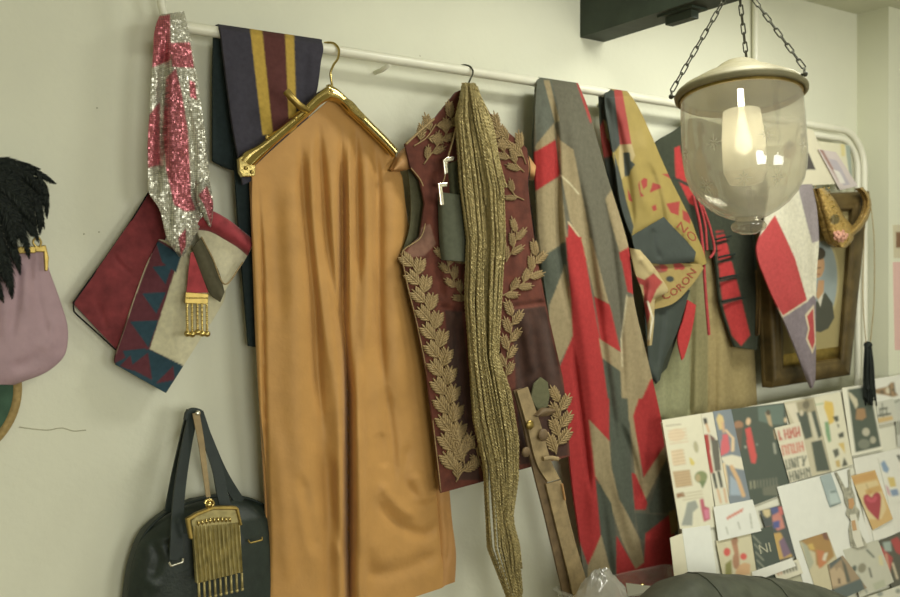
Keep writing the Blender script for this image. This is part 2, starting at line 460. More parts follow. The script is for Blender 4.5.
# ================================================================== ROOM
XC = float(P(857, 20, 0)[0]); BR = .123
X0, X1, Y1 = -4.0, 3.3, -5.2
def boxobj(name, a, b, m):
    mb = MB(); mb.box(a, b); return struct(mb.obj(name, m, smooth=False))
wall_back = boxobj('wall_back', (X0, 0, 0), (XC, .12, CEIL_Z), M['wall'])
boxobj('wall_right', (XC, -BR, 0), (X1, .12, CEIL_Z), M['wall_side'])
boxobj('floor', (X0-.1, Y1-.1, -.1), (X1+.1, .12, 0), M['floor'])
boxobj('ceiling', (X0-.1, Y1-.1, CEIL_Z), (X1+.1, .12, CEIL_Z+.1), M['ceiling'])
boxobj('wall_left', (X0-.1, Y1-.1, 0), (X0, .12, CEIL_Z), M['wall'])
boxobj('wall_end', (X1, Y1-.1, 0), (X1+.1, .12, CEIL_Z), M['wall'])
WZ0, WZ1 = 1.0, 2.35
WINS = [(-2.3, -.5), (.5, 2.1)]
mb = MB(); xs = [X0, WINS[0][0], WINS[0][1], WINS[1][0], WINS[1][1], X1]
for k in (0, 2, 4): mb.box((xs[k], Y1-.1, 0), (xs[k+1], Y1, CEIL_Z))
for k in (1, 3):
    mb.box((xs[k], Y1-.1, 0), (xs[k+1], Y1, WZ0)); mb.box((xs[k], Y1-.1, WZ1), (xs[k+1], Y1, CEIL_Z))
struct(mb.obj('wall_front', M['wall'], smooth=False))
for k, (wa, wb) in enumerate(WINS):
    mb = MB()
    for i in range(4): x = wa+(wb-wa-.05)*i/3; mb.box((x, Y1-.08, WZ0), (x+.05, Y1-.03, WZ1))
    for z in (WZ0, (WZ0+WZ1)/2-.025, WZ1-.05): mb.box((wa, Y1-.08, z), (wb, Y1-.03, z+.05))
    struct(mb.obj('window_%d' % (k+1), M['white_paint'], smooth=False))
# hairline cracks and specks in the plaster (parts of the wall)
M['crack'] = mat('plaster_crack', (168, 163, 138), .95, bump=0)
ptube('crack', [(19, 427), (34, 429), (48, 430), (62, 428), (74, 431), (86, 430)], .0002, .0011, M['crack'], wall_back)
ptube('crack', [(93, 300), (104, 322), (110, 345), (118, 352)], .0002, .0006, M['crack'], wall_back)
for x, y in [(97, 108), (84, 234), (99, 232), (420, 56)]:
    mb = MB(); mb.ball(P(x, y, 0), .0018, 8, 5, (1, .4, 1)); mb.obj('speck', M['crack'], wall_back)

# dark ceiling beam, square to the back wall
pb = P(580, 37.5, 0); pb2 = P(604, 40, 0)
mb = MB(); mb.box((pb[0], -3.4, pb[2]), (pb2[0], .0, CEIL_Z))
o = mb.obj('ceiling_beam', M['beam'], smooth=False); struct(o); o.name = 'trim_1'
q = P(690, 13, .36)
fx = thing('beam_bracket', 'small dark metal bracket fixed under the black ceiling beam', 'bracket', (pb[0]+.06, -.36, pb[2]-.02))
mb = MB(); mb.box((pb[0]+.02, -.40, pb[2]-.006), (pb2[0]-.015, -.28, pb[2])); mb.obj('plate', M['beam'], fx, smooth=False)
mb = MB(); mb.box((pb[0]+.035, -.385, pb[2]-.026), (pb2[0]-.03, -.295, pb[2]-.006)); mb.obj('clip', M['beam'], fx, smooth=False)

# conduit on the wall behind the lantern
cz = P(755, 62, .012); 
mb = MB(); mb.tube([(cz[0], -.014, CEIL_Z), (cz[0], -.014, 2.2), (cz[0], -.014, cz[2]-.08)], .011, 12)
tag(mb.obj('wall_conduit', M['white_paint'], sharp=1), 'thin cream vertical conduit running down the wall behind the lantern chains', 'pipe')

# clothes rail that turns down at the right as a pipe
zr = float(np.mean([P(200, 29, .07)[2], P(440, 67.4, .07)[2], P(680, 104, .07)[2]]))
xa = float(P(168, 24, .07)[0]); xb = float(P(864, 165, .07)[0])
def pipe_path(xa, xb, z, zb, r):
    pts = [(xa, -.07, z), (xb-r, -.07, z)]
    for k in range(1, 13):
        a = k/12*math.pi/2; pts.append((xb-r+r*math.sin(a), -.07, z-r+r*math.cos(a)))
    pts.append((xb, -.07, zb)); return np.array(pts)
rail = thing('clothes_rail', 'long cream painted pipe rail along the wall holding the scarves and costumes', 'rail', (xa, -.07, zr))
pth = pipe_path(xa, xb, zr, 0.0, .13)
mb = MB(); mb.tube(pth, .0125, 14); mb.obj('pipe', M['white_paint'], rail, sharp=1)
e0 = P(160, -6, .07)
mb = MB(); mb.tube(curve([(xa+.004, -.07, zr-.002), (xa-.012, -.07, zr+.03), tuple(e0), (e0[0]-.015, -.07, CEIL_Z)], 30), .0085, 10); mb.obj('support_rod', M['white_paint'], rail)
for t in (.22, .52, .74):
    x = xa+(xb-xa)*t; mb = MB(); mb.tube([(x, -.07, zr-.012), (x, -.035, zr-.02), (x, 0, zr-.02)], .006, 8); mb.obj('wall_bracket', M['white_paint'], rail)
q2 = P(812, 134.5, .07); xb2 = float(P(857.5, 170, .07)[0])
xa2 = float(P(742, 120, .07)[0])
pth = pipe_path(xa2, xb2, float(q2[2]), 0.0, .10)
pth = np.concatenate([[(xa2-.02, -.012, q2[2]), (xa2-.02, -.055, q2[2])], pth])
mb = MB(); mb.tube(pth, .011, 14); tag(mb.obj('heating_pipe', M['white_paint'], sharp=1), 'inner cream pipe bending down beside the chimney breast, just below the rail', 'pipe')

# ================================================================== LANTERN
LC = P(740.5, 93, .75); ks = float(np.linalg.norm((LC-CAM)*np.array([1, 1, 0])@FWD))/1000.0*.955
rot = np.array(Matrix.Rotation(math.radians(3.4), 3, Vector(-FWD)))
_fw = (LC-CAM)*np.array([1, 1, 0]); _fw /= np.linalg.norm(_fw)
rot = np.array(Matrix.Rotation(math.radians(-8), 3, Vector((_fw[1], -_fw[0], 0)))) @ rot
lant = thing('hanging_lantern', 'bell jar glass lantern with domed metal lid hanging on three chains', 'lantern', LC)
FW2 = LC-CAM; FW2[2] = 0; FW2 /= np.linalg.norm(FW2); RG2 = np.array([FW2[1], -FW2[0], 0])
def px2(prof): return [(r*ks, z*ks) for r, z in prof]
mb = MB()
mb.lathe(px2([(0.01, 36), (8, 35.4), (15, 33.5), (21, 30), (26, 25.5), (31, 22.5), (40, 19), (50, 13.5), (58, 8.5), (61, 7.5), (62, 5.5), (66, 3.5), (68, 0), (67.5, -3.5), (64, -5), (63.2, -3), (60, 0), (50, 8), (30, 16), (.01, 24)]), LC, 64, rot)
mb.obj('lid', M['lid'], lant)
gp = [(60.5, 0), (61, -6), (61.6, -14), (62, -30), (62, -66), (60.5, -79), (57, -91), (50.5, -102), (42, -111), (31, -119), (20, -124.5), (13, -127)]
gp = [(r*1.01, z*1.06) for r, z in gp]
gi = [(r-1.3, z+(1.2 if i > 6 else 0)) for i, (r, z) in enumerate(gp)]
mb = MB(); mb.lathe(px2(gp+gi[::-1]), LC, 72, rot, closed=True); glass = mb.obj('glass_bowl', M['glass'], lant)
mb = MB(); mb.lathe(px2([(60.4, -1), (62.6, -1), (62.6, -7), (60.4, -7)]), LC, 64, rot, closed=True); mb.obj('glass_rim', M['old_brass'], lant, sharp=.6)
mb = MB(); mb.lathe(px2([(r, z-8) for r, z in [(.01, -125.5), (12.5, -126), (12.5, -129), (16.5, -131), (18, -134), (16.5, -137.5), (12, -139.5), (8, -142), (.01, -143)]]), LC, 40, rot); mb.obj('glass_foot', M['glass_foot'], lant)
# added glowing core and milky shell, standing in for glare in the jar
mb = MB(); mb.lathe(px2([(19, -20), (22, -50), (22, -84), (17, -96), (.01, -99), (.01, -98), (16, -94.5), (21, -83), (21, -50), (18, -20)]), LC, 32, rot); mb.obj('glare_shell', M['glare_veil'], lant)
mb = MB(); mb.lathe(px2([(.01, 4), (3, 4), (3.5, -28), (5, -31), (5, -40), (8, -48), (9, -56), (7, -63), (.01, -67)]), LC, 24, rot); mb.obj('glare_core', M['glare_glow'], lant)
# cut stars
zr_, rr_ = np.array([z for r, z in gp])[::-1], np.array([r for r, z in gp])[::-1]
def glass_pt(phi, z, lift=.5):
    r = np.interp(z, zr_, rr_)+lift
    d = -FW2*math.cos(phi)+RG2*math.sin(phi)
    return LC+rot@((d*r+np.array([0, 0, z]))*ks)
stars = [(-28, -66), (19, -64), (-3, -104), (33, -104), (62, -70), (-68, -66), (-48, -104), (110, -66), (150, -66), (200, -66), (245, -66)]
for ph, z in stars:
    mb = MB(); ph = math.radians(ph)
    for k in range(8):
        a = k*math.pi/4; ln = 9 if k % 2 == 0 else 6.5; rad = max(25., float(np.interp(z, zr_, rr_)))
        pts = []
        for (s, w) in ((0.8, 0), (ln*.45, .55), (ln, 0), (ln*.45, -.55)):
            X = s*math.cos(a)-w*math.sin(a); Z = s*math.sin(a)+w*math.cos(a)
            pts.append((X, Z))
        f1 = [glass_pt(ph+X/rad, z+Z, .35) for X, Z in pts]; f2 = [glass_pt(ph+X/rad, z+Z, .05) for X, Z in pts]
        mb.add(f1+f2, [(0, 1, 2, 3), (7, 6, 5, 4), (0, 4, 5, 1), (1, 5, 6, 2), (2, 6, 7, 3), (3, 7, 4, 0)])
    mb.obj('etched_star', M['etch'], lant, smooth=False)
TOP = P(737.5, -28, .75)
mb = MB(); mb.tube([(TOP[0]+.011*math.cos(a), TOP[1], TOP[2]+.011*math.sin(a)) for a in np.linspace(0, 2*math.pi, 20)[:-1]], .0022, 8, closed=True); mb.obj('top_ring', M['chain'], lant)
mb = MB(); mb.tube([(TOP[0], TOP[1], TOP[2]+.009), (TOP[0], TOP[1], CEIL_Z-.004)], .0035, 8); mb.ball((TOP[0], TOP[1], CEIL_Z-.008), .03, 16, 8, (1, 1, .3)); mb.obj('ceiling_hook', M['chain'], lant)
def link_mesh(mb, c, d, up, L=.0245, W=.0085, r=.0015):
    d = d/np.linalg.norm(d); up = up-d*up.dot(d); up /= np.linalg.norm(up)
    pts = []
    for k in range(20):
        a = 2*math.pi*k/20; x = math.cos(a); y = math.sin(a)
        pts.append(c+d*(np.sign(x)*(L/2-W/2)+x*W/2)*1.0+up*y*W/2)
    mb.tube(pts, r, 6, closed=True)
for ang in (186, 331, 80):
    a = math.radians(ang); d = RG2*math.cos(a)+FW2*math.sin(a)
    lug = LC+rot@((d*67+np.array([0, 0, 1.5]))*ks); tip = LC+rot@((d*69+np.array([0, 0, 6]))*ks)
    mb = MB(); mb.tube([lug-d*.012, lug+d*.006, tip+d*.003+np.array([0, 0, .004])], .0028, 8); mb.ball(lug+d*.008, .0055, 10, 6); chain_hook = mb.obj('lid_hook', M['chain'], lant)
    A = tip+d*.002+np.array([0, 0, .004]); B = TOP-np.array([0, 0, .010]); D = B-A; n = int(round(np.linalg.norm(D)/.0205))
    mb = MB()
    for k in range(n):
        c = A+D*(k+.5)/n; side = np.cross(D, FWD) if k % 2 == 0 else np.cross(D, np.cross(D, FWD))+.8*np.linalg.norm(D)*np.cross(D, FWD)
        link_mesh(mb, c, D, side)
    mb.obj('chain', M['chain'], lant)

# ================================================================== LIGHT
def area(name, loc, rot_, sx, sy, e, col):
    l = bpy.data.lights.new(name, 'AREA'); l.shape = 'RECTANGLE'; l.size = sx; l.size_y = sy; l.energy = e; l.color = col
    o = bpy.data.objects.new(name, l); COL.objects.link(o); o.location = loc; o.rotation_euler = rot_; return o
for (wa, wb), e in zip(WINS, (64, 46)):
    area('window_daylight', ((wa+wb)/2, Y1-.02, (WZ0+WZ1)/2), (math.radians(90), 0, 0), wb-wa-.1, WZ1-WZ0-.1, e, (.99, 1, .93))
area('ceiling_lamp', (.62, -.80, CEIL_Z-.03), (0, 0, 0), 1.1, .25, 27, (1, 1, .90))
w = bpy.data.worlds.new('world'); S.world = w; w.use_nodes = True
w.node_tree.nodes['Background'].inputs[0].default_value = (.9, .92, .85, 1); w.node_tree.nodes['Background'].inputs[1].default_value = .35
S.view_settings.view_transform = 'Standard'; S.view_settings.look = 'None'; S.view_settings.gamma = 1; S.view_settings.exposure = 0.0
S.view_settings.use_curve_mapping = False
# ================================================================== LEFT GROUP
# black feather plume ------------------------------------------------
root = thing('feather_plume', 'black feather plume hanging at the left edge above the mauve purse', 'feathers', P(5, 300, .08))
def feather(mb, pts, w, off0, off1, seed):
    r = random.Random(seed)
    c = curve(pts, 26); tg = np.gradient(c, axis=0); tg /= np.linalg.norm(tg, axis=1, keepdims=True); nr = np.stack([-tg[:, 1], tg[:, 0]], -1)
    offs = np.linspace(off0, off1, 26)
    mb.tube(P(c[:, 0], c[:, 1], offs), np.linspace(.0016, .0004, 26), 5)
    for i in range(2, 26):
        t = i/25; ww = w*math.sin(math.pi*min(1, t*.86+.12))**.7
        for sd in (-1, 1):
            for q in range(3):
                p0 = c[i]+tg[i]*(q-1)*1.4; ln = ww*r.uniform(.75, 1.15)
                d = nr[i]*sd*.75+tg[i]*.75; p1 = p0+d*ln*.55; p2 = p0+d*ln+tg[i]*ln*.25+np.array([0, 1.2])
                e = tg[i]*1.3
                o0 = offs[i]; o1 = o0+r.uniform(-.004, .006); o2 = o0-.004+r.uniform(-.004, .004)
                A = [P(*(p0-e), o0), P(*(p0+e), o0), P(*(p1+e*.9), o1), P(*(p2), o2), P(*(p1-e*.9), o1)]
                B = [a+np.array([0, .0006, 0]) for a in A]
                mb.add(A+B, [(0, 1, 2, 3, 4), (9, 8, 7, 6, 5), (0, 5, 6, 1), (1, 6, 7, 2), (2, 7, 8, 3), (3, 8, 9, 4), (4, 9, 5, 0)])
fl = [([(-12, 168), (10, 164), (32, 170), (54, 182)], 7), ([(-10, 172), (14, 172), (34, 182), (46, 206)], 8), ([(-12, 176), (12, 180), (32, 196), (44, 226)], 8),
      ([(-14, 180), (8, 190), (28, 212), (38, 240)], 8), ([(-14, 190), (6, 204), (20, 226), (29, 256)], 9), ([(-14, 200), (2, 216), (13, 246), (20, 272)], 9),
      ([(-14, 210), (-2, 236), (8, 268), (12, 296)], 10), ([(-18, 220), (-10, 250), (-4, 280), (3, 300)], 10), ([(-14, 162), (4, 160), (20, 164), (38, 168)], 6),
      ([(-16, 180), (0, 195), (10, 220), (15, 245)], 12), ([(-18, 196), (-6, 222), (0, 250), (5, 280)], 12), ([(-16, 174), (4, 178), (20, 194), (30, 220)], 11),
      ([(-20, 165), (-2, 170), (14, 180), (26, 200)], 11), ([(-24, 190), (-14, 220), (-10, 260), (-8, 296)], 12), ([(-12, 166), (12, 168), (30, 178), (40, 192)], 8), ([(-14, 178), (2, 186), (16, 206), (24, 236)], 11),
      ([(36, 172), (44, 186), (46, 200), (47, 216)], 5), ([(28, 188), (38, 202), (40, 218), (40, 232)], 6)]
rq = random.Random(21)
for k in range(16):
    ax, ay = rq.uniform(-16, 6), rq.uniform(164, 200); an = rq.uniform(.25, 1.35); ln = rq.uniform(40, 62)
    ex_, ey_ = ax+ln*math.cos(an)*.9, ay+ln*math.sin(an)*1.1
    fl.append(([(ax, ay), (ax+(ex_-ax)*.4, ay+(ey_-ay)*.25), (ax+(ex_-ax)*.75, ay+(ey_-ay)*.6), (min(ex_, 42), ey_)], rq.uniform(9, 13)))
for k, (pts, w) in enumerate(fl):
    mb = MB(); feather(mb, pts, w, .075+.003*(k % 6), .085+.004*(k % 5), k); mb.obj('feather', M['feather'], root)
mb = MB(); mb.tube(P(np.array([-16, -14, -18, -22]), np.array([150, 170, 200, 235]), .075), .006, 8); mb.obj('stem', M['feather'], root)

# mauve satin purse ---------------------------------------------------
root = thing('satin_purse', 'mauve satin drawstring purse with brass clasp under the black feathers', 'purse', P(5, 384, .04))
L = [(-62, 252), (-66, 275), (-72, 305), (-74, 335), (-66, 362), (-46, 378), (-20, 384)]
R = [(43, 250), (50, 272), (60, 300), (68, 330), (66, 352), (50, 370), (14, 385)]
fo = folds([([(20, 255), (16, 300), (10, 345)], -.007, 5), ([(34, 255), (38, 300), (50, 340)], -.006, 5), ([(0, 255), (-4, 300), (0, 350)], -.007, 6), ([(45, 345), (30, 362), (8, 368)], -.006, 6), ([(55, 315), (48, 345), (30, 355)], .004, 7), ([(26, 260), (26, 320)], .004, 5), ([(-20, 260), (-25, 330)], -.006, 6)])
sheet('bag', L, R, lambda px, py, U, V: .028+.038*np.sqrt(np.clip(np.sin(math.pi*np.clip(U*.96+.02, 0, 1)), 0, 1))*(1-.5*V**3)+fo(px, py), M['silk'], root, (166, 134, 144), .02, 2.2)
slab('clasp_frame', [(34, 246), (46, 245), (49, 258), (48, 271), (45, 271), (44, 252), (36, 252)], .066, M['old_brass'], root, .008)
ptube('clasp_link', [(36, 247), (33, 242), (37, 237), (41, 242), (40, 247)], .068, .0022, M['old_brass'], root, 24)
slab('clasp_bar', [(-60, 250), (36, 246), (36, 253), (-60, 257)], .066, M['old_brass'], root, .006)

# green disc ----------------------------------------------------------
c = P(-60, 393, .03); root = thing('felt_disc', 'round dark green felt board with tan braided edge, cut by the lower left frame', 'board', (c[0], -.03, c[2]-.2))
rad = float(P(27, 393, .03)[0]-c[0]); ry = Matrix.Rotation(math.pi/2, 3, 'X'); ryn = np.array(ry)
mb = MB(); mb.lathe([(.001, .0), (rad-.012, 0), (rad-.012, -.02), (.001, -.02)], (c[0], -.0205, c[2]), 64, ryn); mb.obj('face', M['green_felt'], root, sharp=.5)
mb = MB(); mb.lathe([(rad-.016+.010*math.cos(a), -.006+.010*math.sin(a)) for a in np.linspace(0, 2*math.pi, 13)[:-1]], (c[0], -.0205, c[2]), 80, ryn, closed=True); mb.obj('edge_trim', M['tan_trim'], root)

# maroon sash ---------------------------------------------------------
L = [(150, 190), (133, 218), (104, 260), (73, 303)]
R = [(172, 220), (160, 255), (138, 300), (117, 350)]
fo = folds([([(112, 252), (122, 266), (134, 276)], -.004, 2.5), ([(150, 215), (128, 262), (100, 320)], .004, 14), ([(96, 300), (108, 330)], -.002, 3)])
root = thing('regalia_stole', 'plain maroon velvet stole end pointing down to the left below the sequinned scarf', 'stole', P(95, 350, .03))
sheet('cloth_band', L, R, lambda px, py, U, V: .026+.012*np.sin(math.pi*V)+fo(px, py), M['velvet'], root, (108, 28, 36), .008, 1.6, smooth=False)
ptube('edge_piping', [(150, 190), (133, 218), (104, 260), (73, 303), (74, 312), (116, 350)], .034, .0017, M['velvet'], root, 40, smooth=False)

# triangle bordered sash ----------------------------------------------
TEAL, MAR, CRM = (32, 54, 70), (84, 32, 44), (206, 198, 164)
P3 = [CRM, (c3((280, 140), (300, 150), (345, 185), (338, 195), (255, 452), (352, 500), (300, 580), (150, 495), (155, 475), (215, 300), (275, 140)), MAR)]
for t in ([(270, 140), (345, 185), (330, 235), (290, 205)], [(262, 218), (320, 213), (300, 268)], [(233, 294), (302, 290), (274, 352)], [(198, 374), (280, 370), (252, 448)], [(178, 457), (246, 450), (198, 505)], [(252, 452), (352, 500), (300, 580), (150, 495), (200, 470)]): P3.append((c3(*t), TEAL))
for t in ([(196, 505), (250, 462), (262, 540)], [(272, 550), (322, 500), (326, 540)], [(170, 500), (200, 470), (210, 515)]): P3.append((c3(*t), MAR))
root = thing('regalia_stole', 'cream stole end edged with teal and maroon triangles, hanging beside the gold tassel', 'stole', P(160, 392, .04))
L = c3((283, 140), (243, 220), (212, 305), (185, 390), (157, 478), (160, 497)); R = c3((385, 160), (470, 250), (470, 300), (446, 350), (392, 435), (302, 577))
fo = folds([(c3((345, 200), (330, 330), (300, 440)), .004, 8), (c3((400, 220), (420, 330), (390, 420)), -.005, 6), (c3((252, 455), (352, 500)), -.0015, 1.5), (c3((338, 192), (255, 450)), -.0015, 1.5)])
sheet('cloth_band', L, R, lambda px, py, U, V: .042+.012*np.sin(math.pi*U)+fo(px, py), M['cloth'], root, P3, .007, 1.1)

# folded sash with red velvet loop -------------------------------------
root = thing('regalia_collar', 'folded regalia collar with red velvet edge, cream lining and dark band', 'stole', P(222, 290, .06))
L = c3((378, 95), (395, 130), (402, 180), (462, 285)); R = c3((552, 150), (545, 165), (528, 195), (466, 290))
sheet('lining', L, R, lambda px, py, U, V: .060+.02*np.sin(math.pi*U)*(1-V), M['cloth'], root, (212, 204, 172), .006, 1.4)
L = c3((376, 85), (420, 58), (470, 78), (515, 112), (552, 143)); R = c3((382, 112), (425, 118), (470, 142), (510, 166), (534, 186))
sheet('velvet_edge', L, R, lambda px, py, U, V: .066+.020*np.sin(math.pi*U)**.7+.012*np.sin(math.pi*V), M['velvet'], root, (140, 36, 48), .012, 1.2)
L = c3((376, 165), (400, 235), (432, 300), (456, 318)); R = c3((402, 135), (430, 190), (455, 240), (468, 290))
sheet('dark_band', L, R, lambda px, py, U, V: .078+.006*np.sin(math.pi*U), M['cloth'], root, (74, 66, 50), .005, 1.3)
ptube('gold_cord', c3((402, 133), (432, 190), (470, 268), (520, 205)), .086, .0016, M['gold_thread'], root, 30)

# gold tassel jewel -----------------------------------------------------
root = thing('regalia_jewel', 'red ribbon tab with gold plate and gold chain tassels ending in small balls', 'jewel', P(197, 337, .09))
L = c3((372, 178), (366, 230), (360, 292)); R = c3((378, 176), (402, 240), (422, 292))
sheet('ribbon', L, R, .084, M['velvet'], root, (150, 38, 48), .004, 1.2)
slab('plate', c3((357, 290), (423, 295), (421, 326), (355, 322)), .092, M['old_brass'], root, .006)
mb = MB(); 
for k in range(9): x = 362+7*k; mb.ball(P(60+x*.3518, 190+307*.3518, .0925), .0022, 6, 4)
mb.obj('plate_beading', M['brass'], root)
for k, (x0, x1, yb) in enumerate([(361, 362, 404), (375, 376, 406), (390, 391, 400), (403, 404, 404), (417, 418, 405)]):
    mb = MB(); n = 13
    for j in range(n):
        q = np.array(c3((x0+(x1-x0)*j/n, 326+(yb-326)*j/n))[0]); mb.ball(P(q[0], q[1], .091+.002*(j % 2)), .0042, 8, 5, (.8, .7, 1))
    q = np.array(c3((x1, yb+4))[0]); mb.ball(P(q[0], q[1], .092), .0072, 12, 8)
    mb.obj('chain_tassel', M['brass'], root)

# sequinned scarf ---------------------------------------------------------
RED, SIL = (190, 92, 104), (204, 200, 182)
pp = [SIL, ([(150, 18), (170, 14), (171, 60), (152, 68)], RED), ([(146, 118), (160, 102), (160, 165), (148, 168)], RED),
      ([(170, 43), (190, 42), (193, 60), (194, 68), (172, 67)], RED), ([(189, 80), (195, 82), (197, 100), (190, 97)], RED),
      ([(166, 78), (176, 68), (182, 94), (188, 130), (190, 170), (191, 196), (196, 210), (186, 212), (174, 205), (166, 170), (163, 130)], RED),
      ([(198, 195), (207, 186), (214, 204), (211, 226), (204, 205)], RED), ([(178, 238), (186, 228), (186, 246), (181, 256)], (150, 60, 70))]
def sc_off(px, py, U, V):
    f = folds([([(166, 30), (163, 80), (161, 130), (158, 165), (156, 205)], -.022, 4), ([(186, 95), (192, 140), (196, 200)], -.010, 3), ([(176, 40), (172, 100), (176, 190)], .010, 7), ([(197, 60), (203, 130), (206, 180)], .008, 5), ([(200, 196), (198, 215)], -.010, 3), ([(168, 190), (170, 230)], -.008, 3)])(px, py)
    top = np.clip((20-py)/8., 0, 1)
    return .085+.012*np.sin(math.pi*U)+f*np.clip((py-16)/14, 0, 1)-.012*top
root = thing('sequin_scarf', 'red and silver sequinned scarf draped over the left end of the rail', 'scarf', P(180, 257, .08))
L = [(160, 15), (156, 26), (153, 60), (150, 110), (148, 150), (149, 190), (160, 210), (168, 240), (180, 257)]
R = [(184, 11), (188, 26), (194, 60), (202, 110), (207, 150), (210, 188), (205, 214), (195, 236), (183, 257)]
sheet('front_fall', L, R, sc_off, M['sequin'], root, pp, .004, 1.3)
L = [(196, 180), (196, 195), (203, 215), (209, 226)]; R = [(209, 180), (213, 200), (213, 215), (211, 227)]
sheet('loose_corner', L, R, lambda px, py, U, V: .105+.008*np.sin(math.pi*U), M['sequin'], root, pp, .003, 1.2)
L = [(160, 15), (157, 26), (156, 40)]; R = [(184, 11), (180, 26), (176, 40)]
sheet('back_fall', L, R, .05, M['sequin'], root, RED, .003, 2)

# navy striped scarf --------------------------------------------------------
NAVY, YEL, MR2 = (50, 44, 58), (186, 150, 62), (80, 36, 38)
def st(x0a, x0b, x1a, x1b): return [(x0a, 20), (x0b, 20), (x1b, 135), (x1a, 135)]
pp = [NAVY, ([(249.0, 20), (261, 20), (273, 135), (262.5, 135)], YEL), ([(261, 20), (285, 20), (290, 135), (273, 135)], MR2), ([(284.5, 20), (293.5, 20), (297, 135), (289.5, 135)], YEL)]
root = thing('striped_scarf', 'navy wool scarf with yellow and maroon stripes folded over the rail', 'scarf', P(250, 348, .08))
L = [(218, 24), (220, 29), (223, 50), (228, 90), (233, 127), (240, 165), (243, 185)]; R = [(320, 39), (323, 45), (321, 62), (316, 95), (305, 125), (290, 150), (275, 170)]
def nv_off(px, py, U, V): return .092-.022*np.clip((.045-V)/.045, 0, 1)**1.5+folds([([(232, 60), (240, 170)], .006, 8), ([(306, 50), (302, 120)], -.006, 6), ([(275, 60), (280, 130)], .004, 8)])(px, py)
sheet('front_fall', L, R, nv_off, M['cloth'], root, pp, .008, 1.3)
L = [(214, 34), (213, 80), (213, 130), (213, 161), (227, 168)]; R = [(235, 34), (238, 80), (242, 130), (243, 165), (242, 172)]
sheet('back_fall', L, R, lambda px, py, U, V: .046+.006*np.sin(math.pi*U), M['cloth'], root, (32, 40, 46), .008, 2, smooth=False)
L = [(234, 150), (237, 200), (241, 250), (245, 300), (249, 346)]; R = [(254, 150), (262, 200), (268, 250), (270, 300), (272, 350)]
sheet('long_tail', L, R, .058, M['cloth'], root, (30, 38, 44), .008, 2)
L = [(216, 24.5), (216, 34)]; R = [(322, 39.5), (322, 48)]
sheet('roll_over', L, R, lambda px, py, U, V: .066-.018*V, M['cloth'], root, NAVY, .004, 2)

# black handbag -----------------------------------------------------------------
root = thing('handbag', 'black leather dome handbag hanging from a nail by twin straps', 'handbag', P(210, 660, .1))
ang = np.linspace(0, math.pi, 25)
L = [(194, 501), (168, 513), (145, 533), (133, 562), (127, 597), (126, 625), (132, 655)]; R = [(222, 496), (250, 499), (270, 508), (287, 530), (297, 565), (300, 600), (296, 648)]
def hb(px, py, U, V): return .034+.085*np.clip(np.sin(math.pi*(U*.94+.03)), 0, 1)**.45*np.clip(.25+2.2*V, 0, 1)+folds([([(150, 540), (158, 556), (152, 580)], -.005, 5), ([(140, 575), (160, 590)], .004, 6), ([(165, 540), (172, 556)], -.004, 4)])(px, py)
sheet('body', L, R, hb, M['leather'], root, (40, 46, 44), .034, 2.5)
ptube('top_seam', [(128, 590), (134, 560), (146, 532), (168, 512), (195, 501), (222, 496), (250, 499), (270, 508)], [.06, .06, .062, .064, .066, .066, .064, .06], .003, M['strap'], root, 60)
def strap(name, line, w, off): return ribbon(name, line, w, off, M['strap'], root, .006, (36, 42, 42))
strap('handle', [(191, 410), (184, 440), (176, 475), (169, 512)], (8, 8), .07)
strap('handle', [(198, 411), (209, 440), (224, 475), (240, 502)], (8, 10), .07)
strap('handle', [(194, 412), (187, 445), (180, 490), (176, 560)], (9, 13), lambda px, py, U, V: .09+.05*V)
strap('handle', [(199, 412), (208, 440), (218, 470), (224, 500), (240, 545)], (9, 12), lambda px, py, U, V: .09+.04*V)
L = [(185, 420), (188, 411), (194, 408), (200, 409), (205, 418)]; R = [(192, 422), (194, 416), (196, 415), (198, 416), (200, 421)]
sheet('handle_loop', L, R, .092, M['strap'], root, (36, 42, 42), .012, 1.5)
ptube('strap_clip', [(169, 562), (171, 566), (183, 562), (183, 558)], .147, .0022, M['silver'], root, 20, smooth=False)
ptube('strap_clip', [(248, 540), (250, 543), (262, 540), (262, 537)], .135, .0018, M['old_brass'], root, 20, smooth=False)
mb = MB(); q = P(197, 413, .10); mb.tube([P(197, 413, .0), P(197, 413, .105)], .003, 8); mb.ball(q+np.array([0, -.006, 0]), .006, 10, 6, (1, .5, 1)); 
tag(mb.obj('nail', M['silver']), 'small nail head in the wall holding the black handbag straps', 'nail')

# gold mesh purse -----------------------------------------------------------------
root = thing('mesh_purse', 'gold mesh purse with arched frame and fringe, hanging over the black handbag', 'purse', P(215, 597, .15))
e5 = conv(160, 490, .179)
slab('frame', e5((148, 162), (205, 128), (300, 92), (365, 90), (430, 92), (442, 105), (462, 196), (452, 203), (440, 160), (428, 112), (300, 112), (215, 145), (172, 172), (188, 270), (180, 278), (168, 274)), .168, M['old_brass'], root, .012, .002)
L = e5((182, 178), (188, 260), (198, 380), (208, 522)); R = e5((440, 130), (448, 220), (455, 340), (462, 458))
def mp(px, py, U, V): return .155+.006*np.sin(math.pi*U)+.0035*np.cos(U*2*math.pi*11+.6*np.sin(V*5))*np.clip(V*4, 0, 1)
sheet('mesh_body', L, R, mp, M['dark_brass'], root, (120, 98, 50), .012, .8)
L = e5((172, 168), (205, 150)); 
sheet('mesh_top', e5((176, 172), (210, 146), (300, 112), (428, 112)), e5((180, 200), (212, 200), (300, 196), (440, 180)), .162, M['dark_brass'], root, (120, 98, 50), .006, 1)
mb = MB()
for k in range(9): q = np.array(e5((215+k*22, 186-7*math.sin(k/8*math.pi)-k*2.5))[0]); mb.ball(P(q[0], q[1], .168), .0045, 8, 6, (.6, .6, 1.3))
mb.obj('gathered_beads', M['brass'], root)
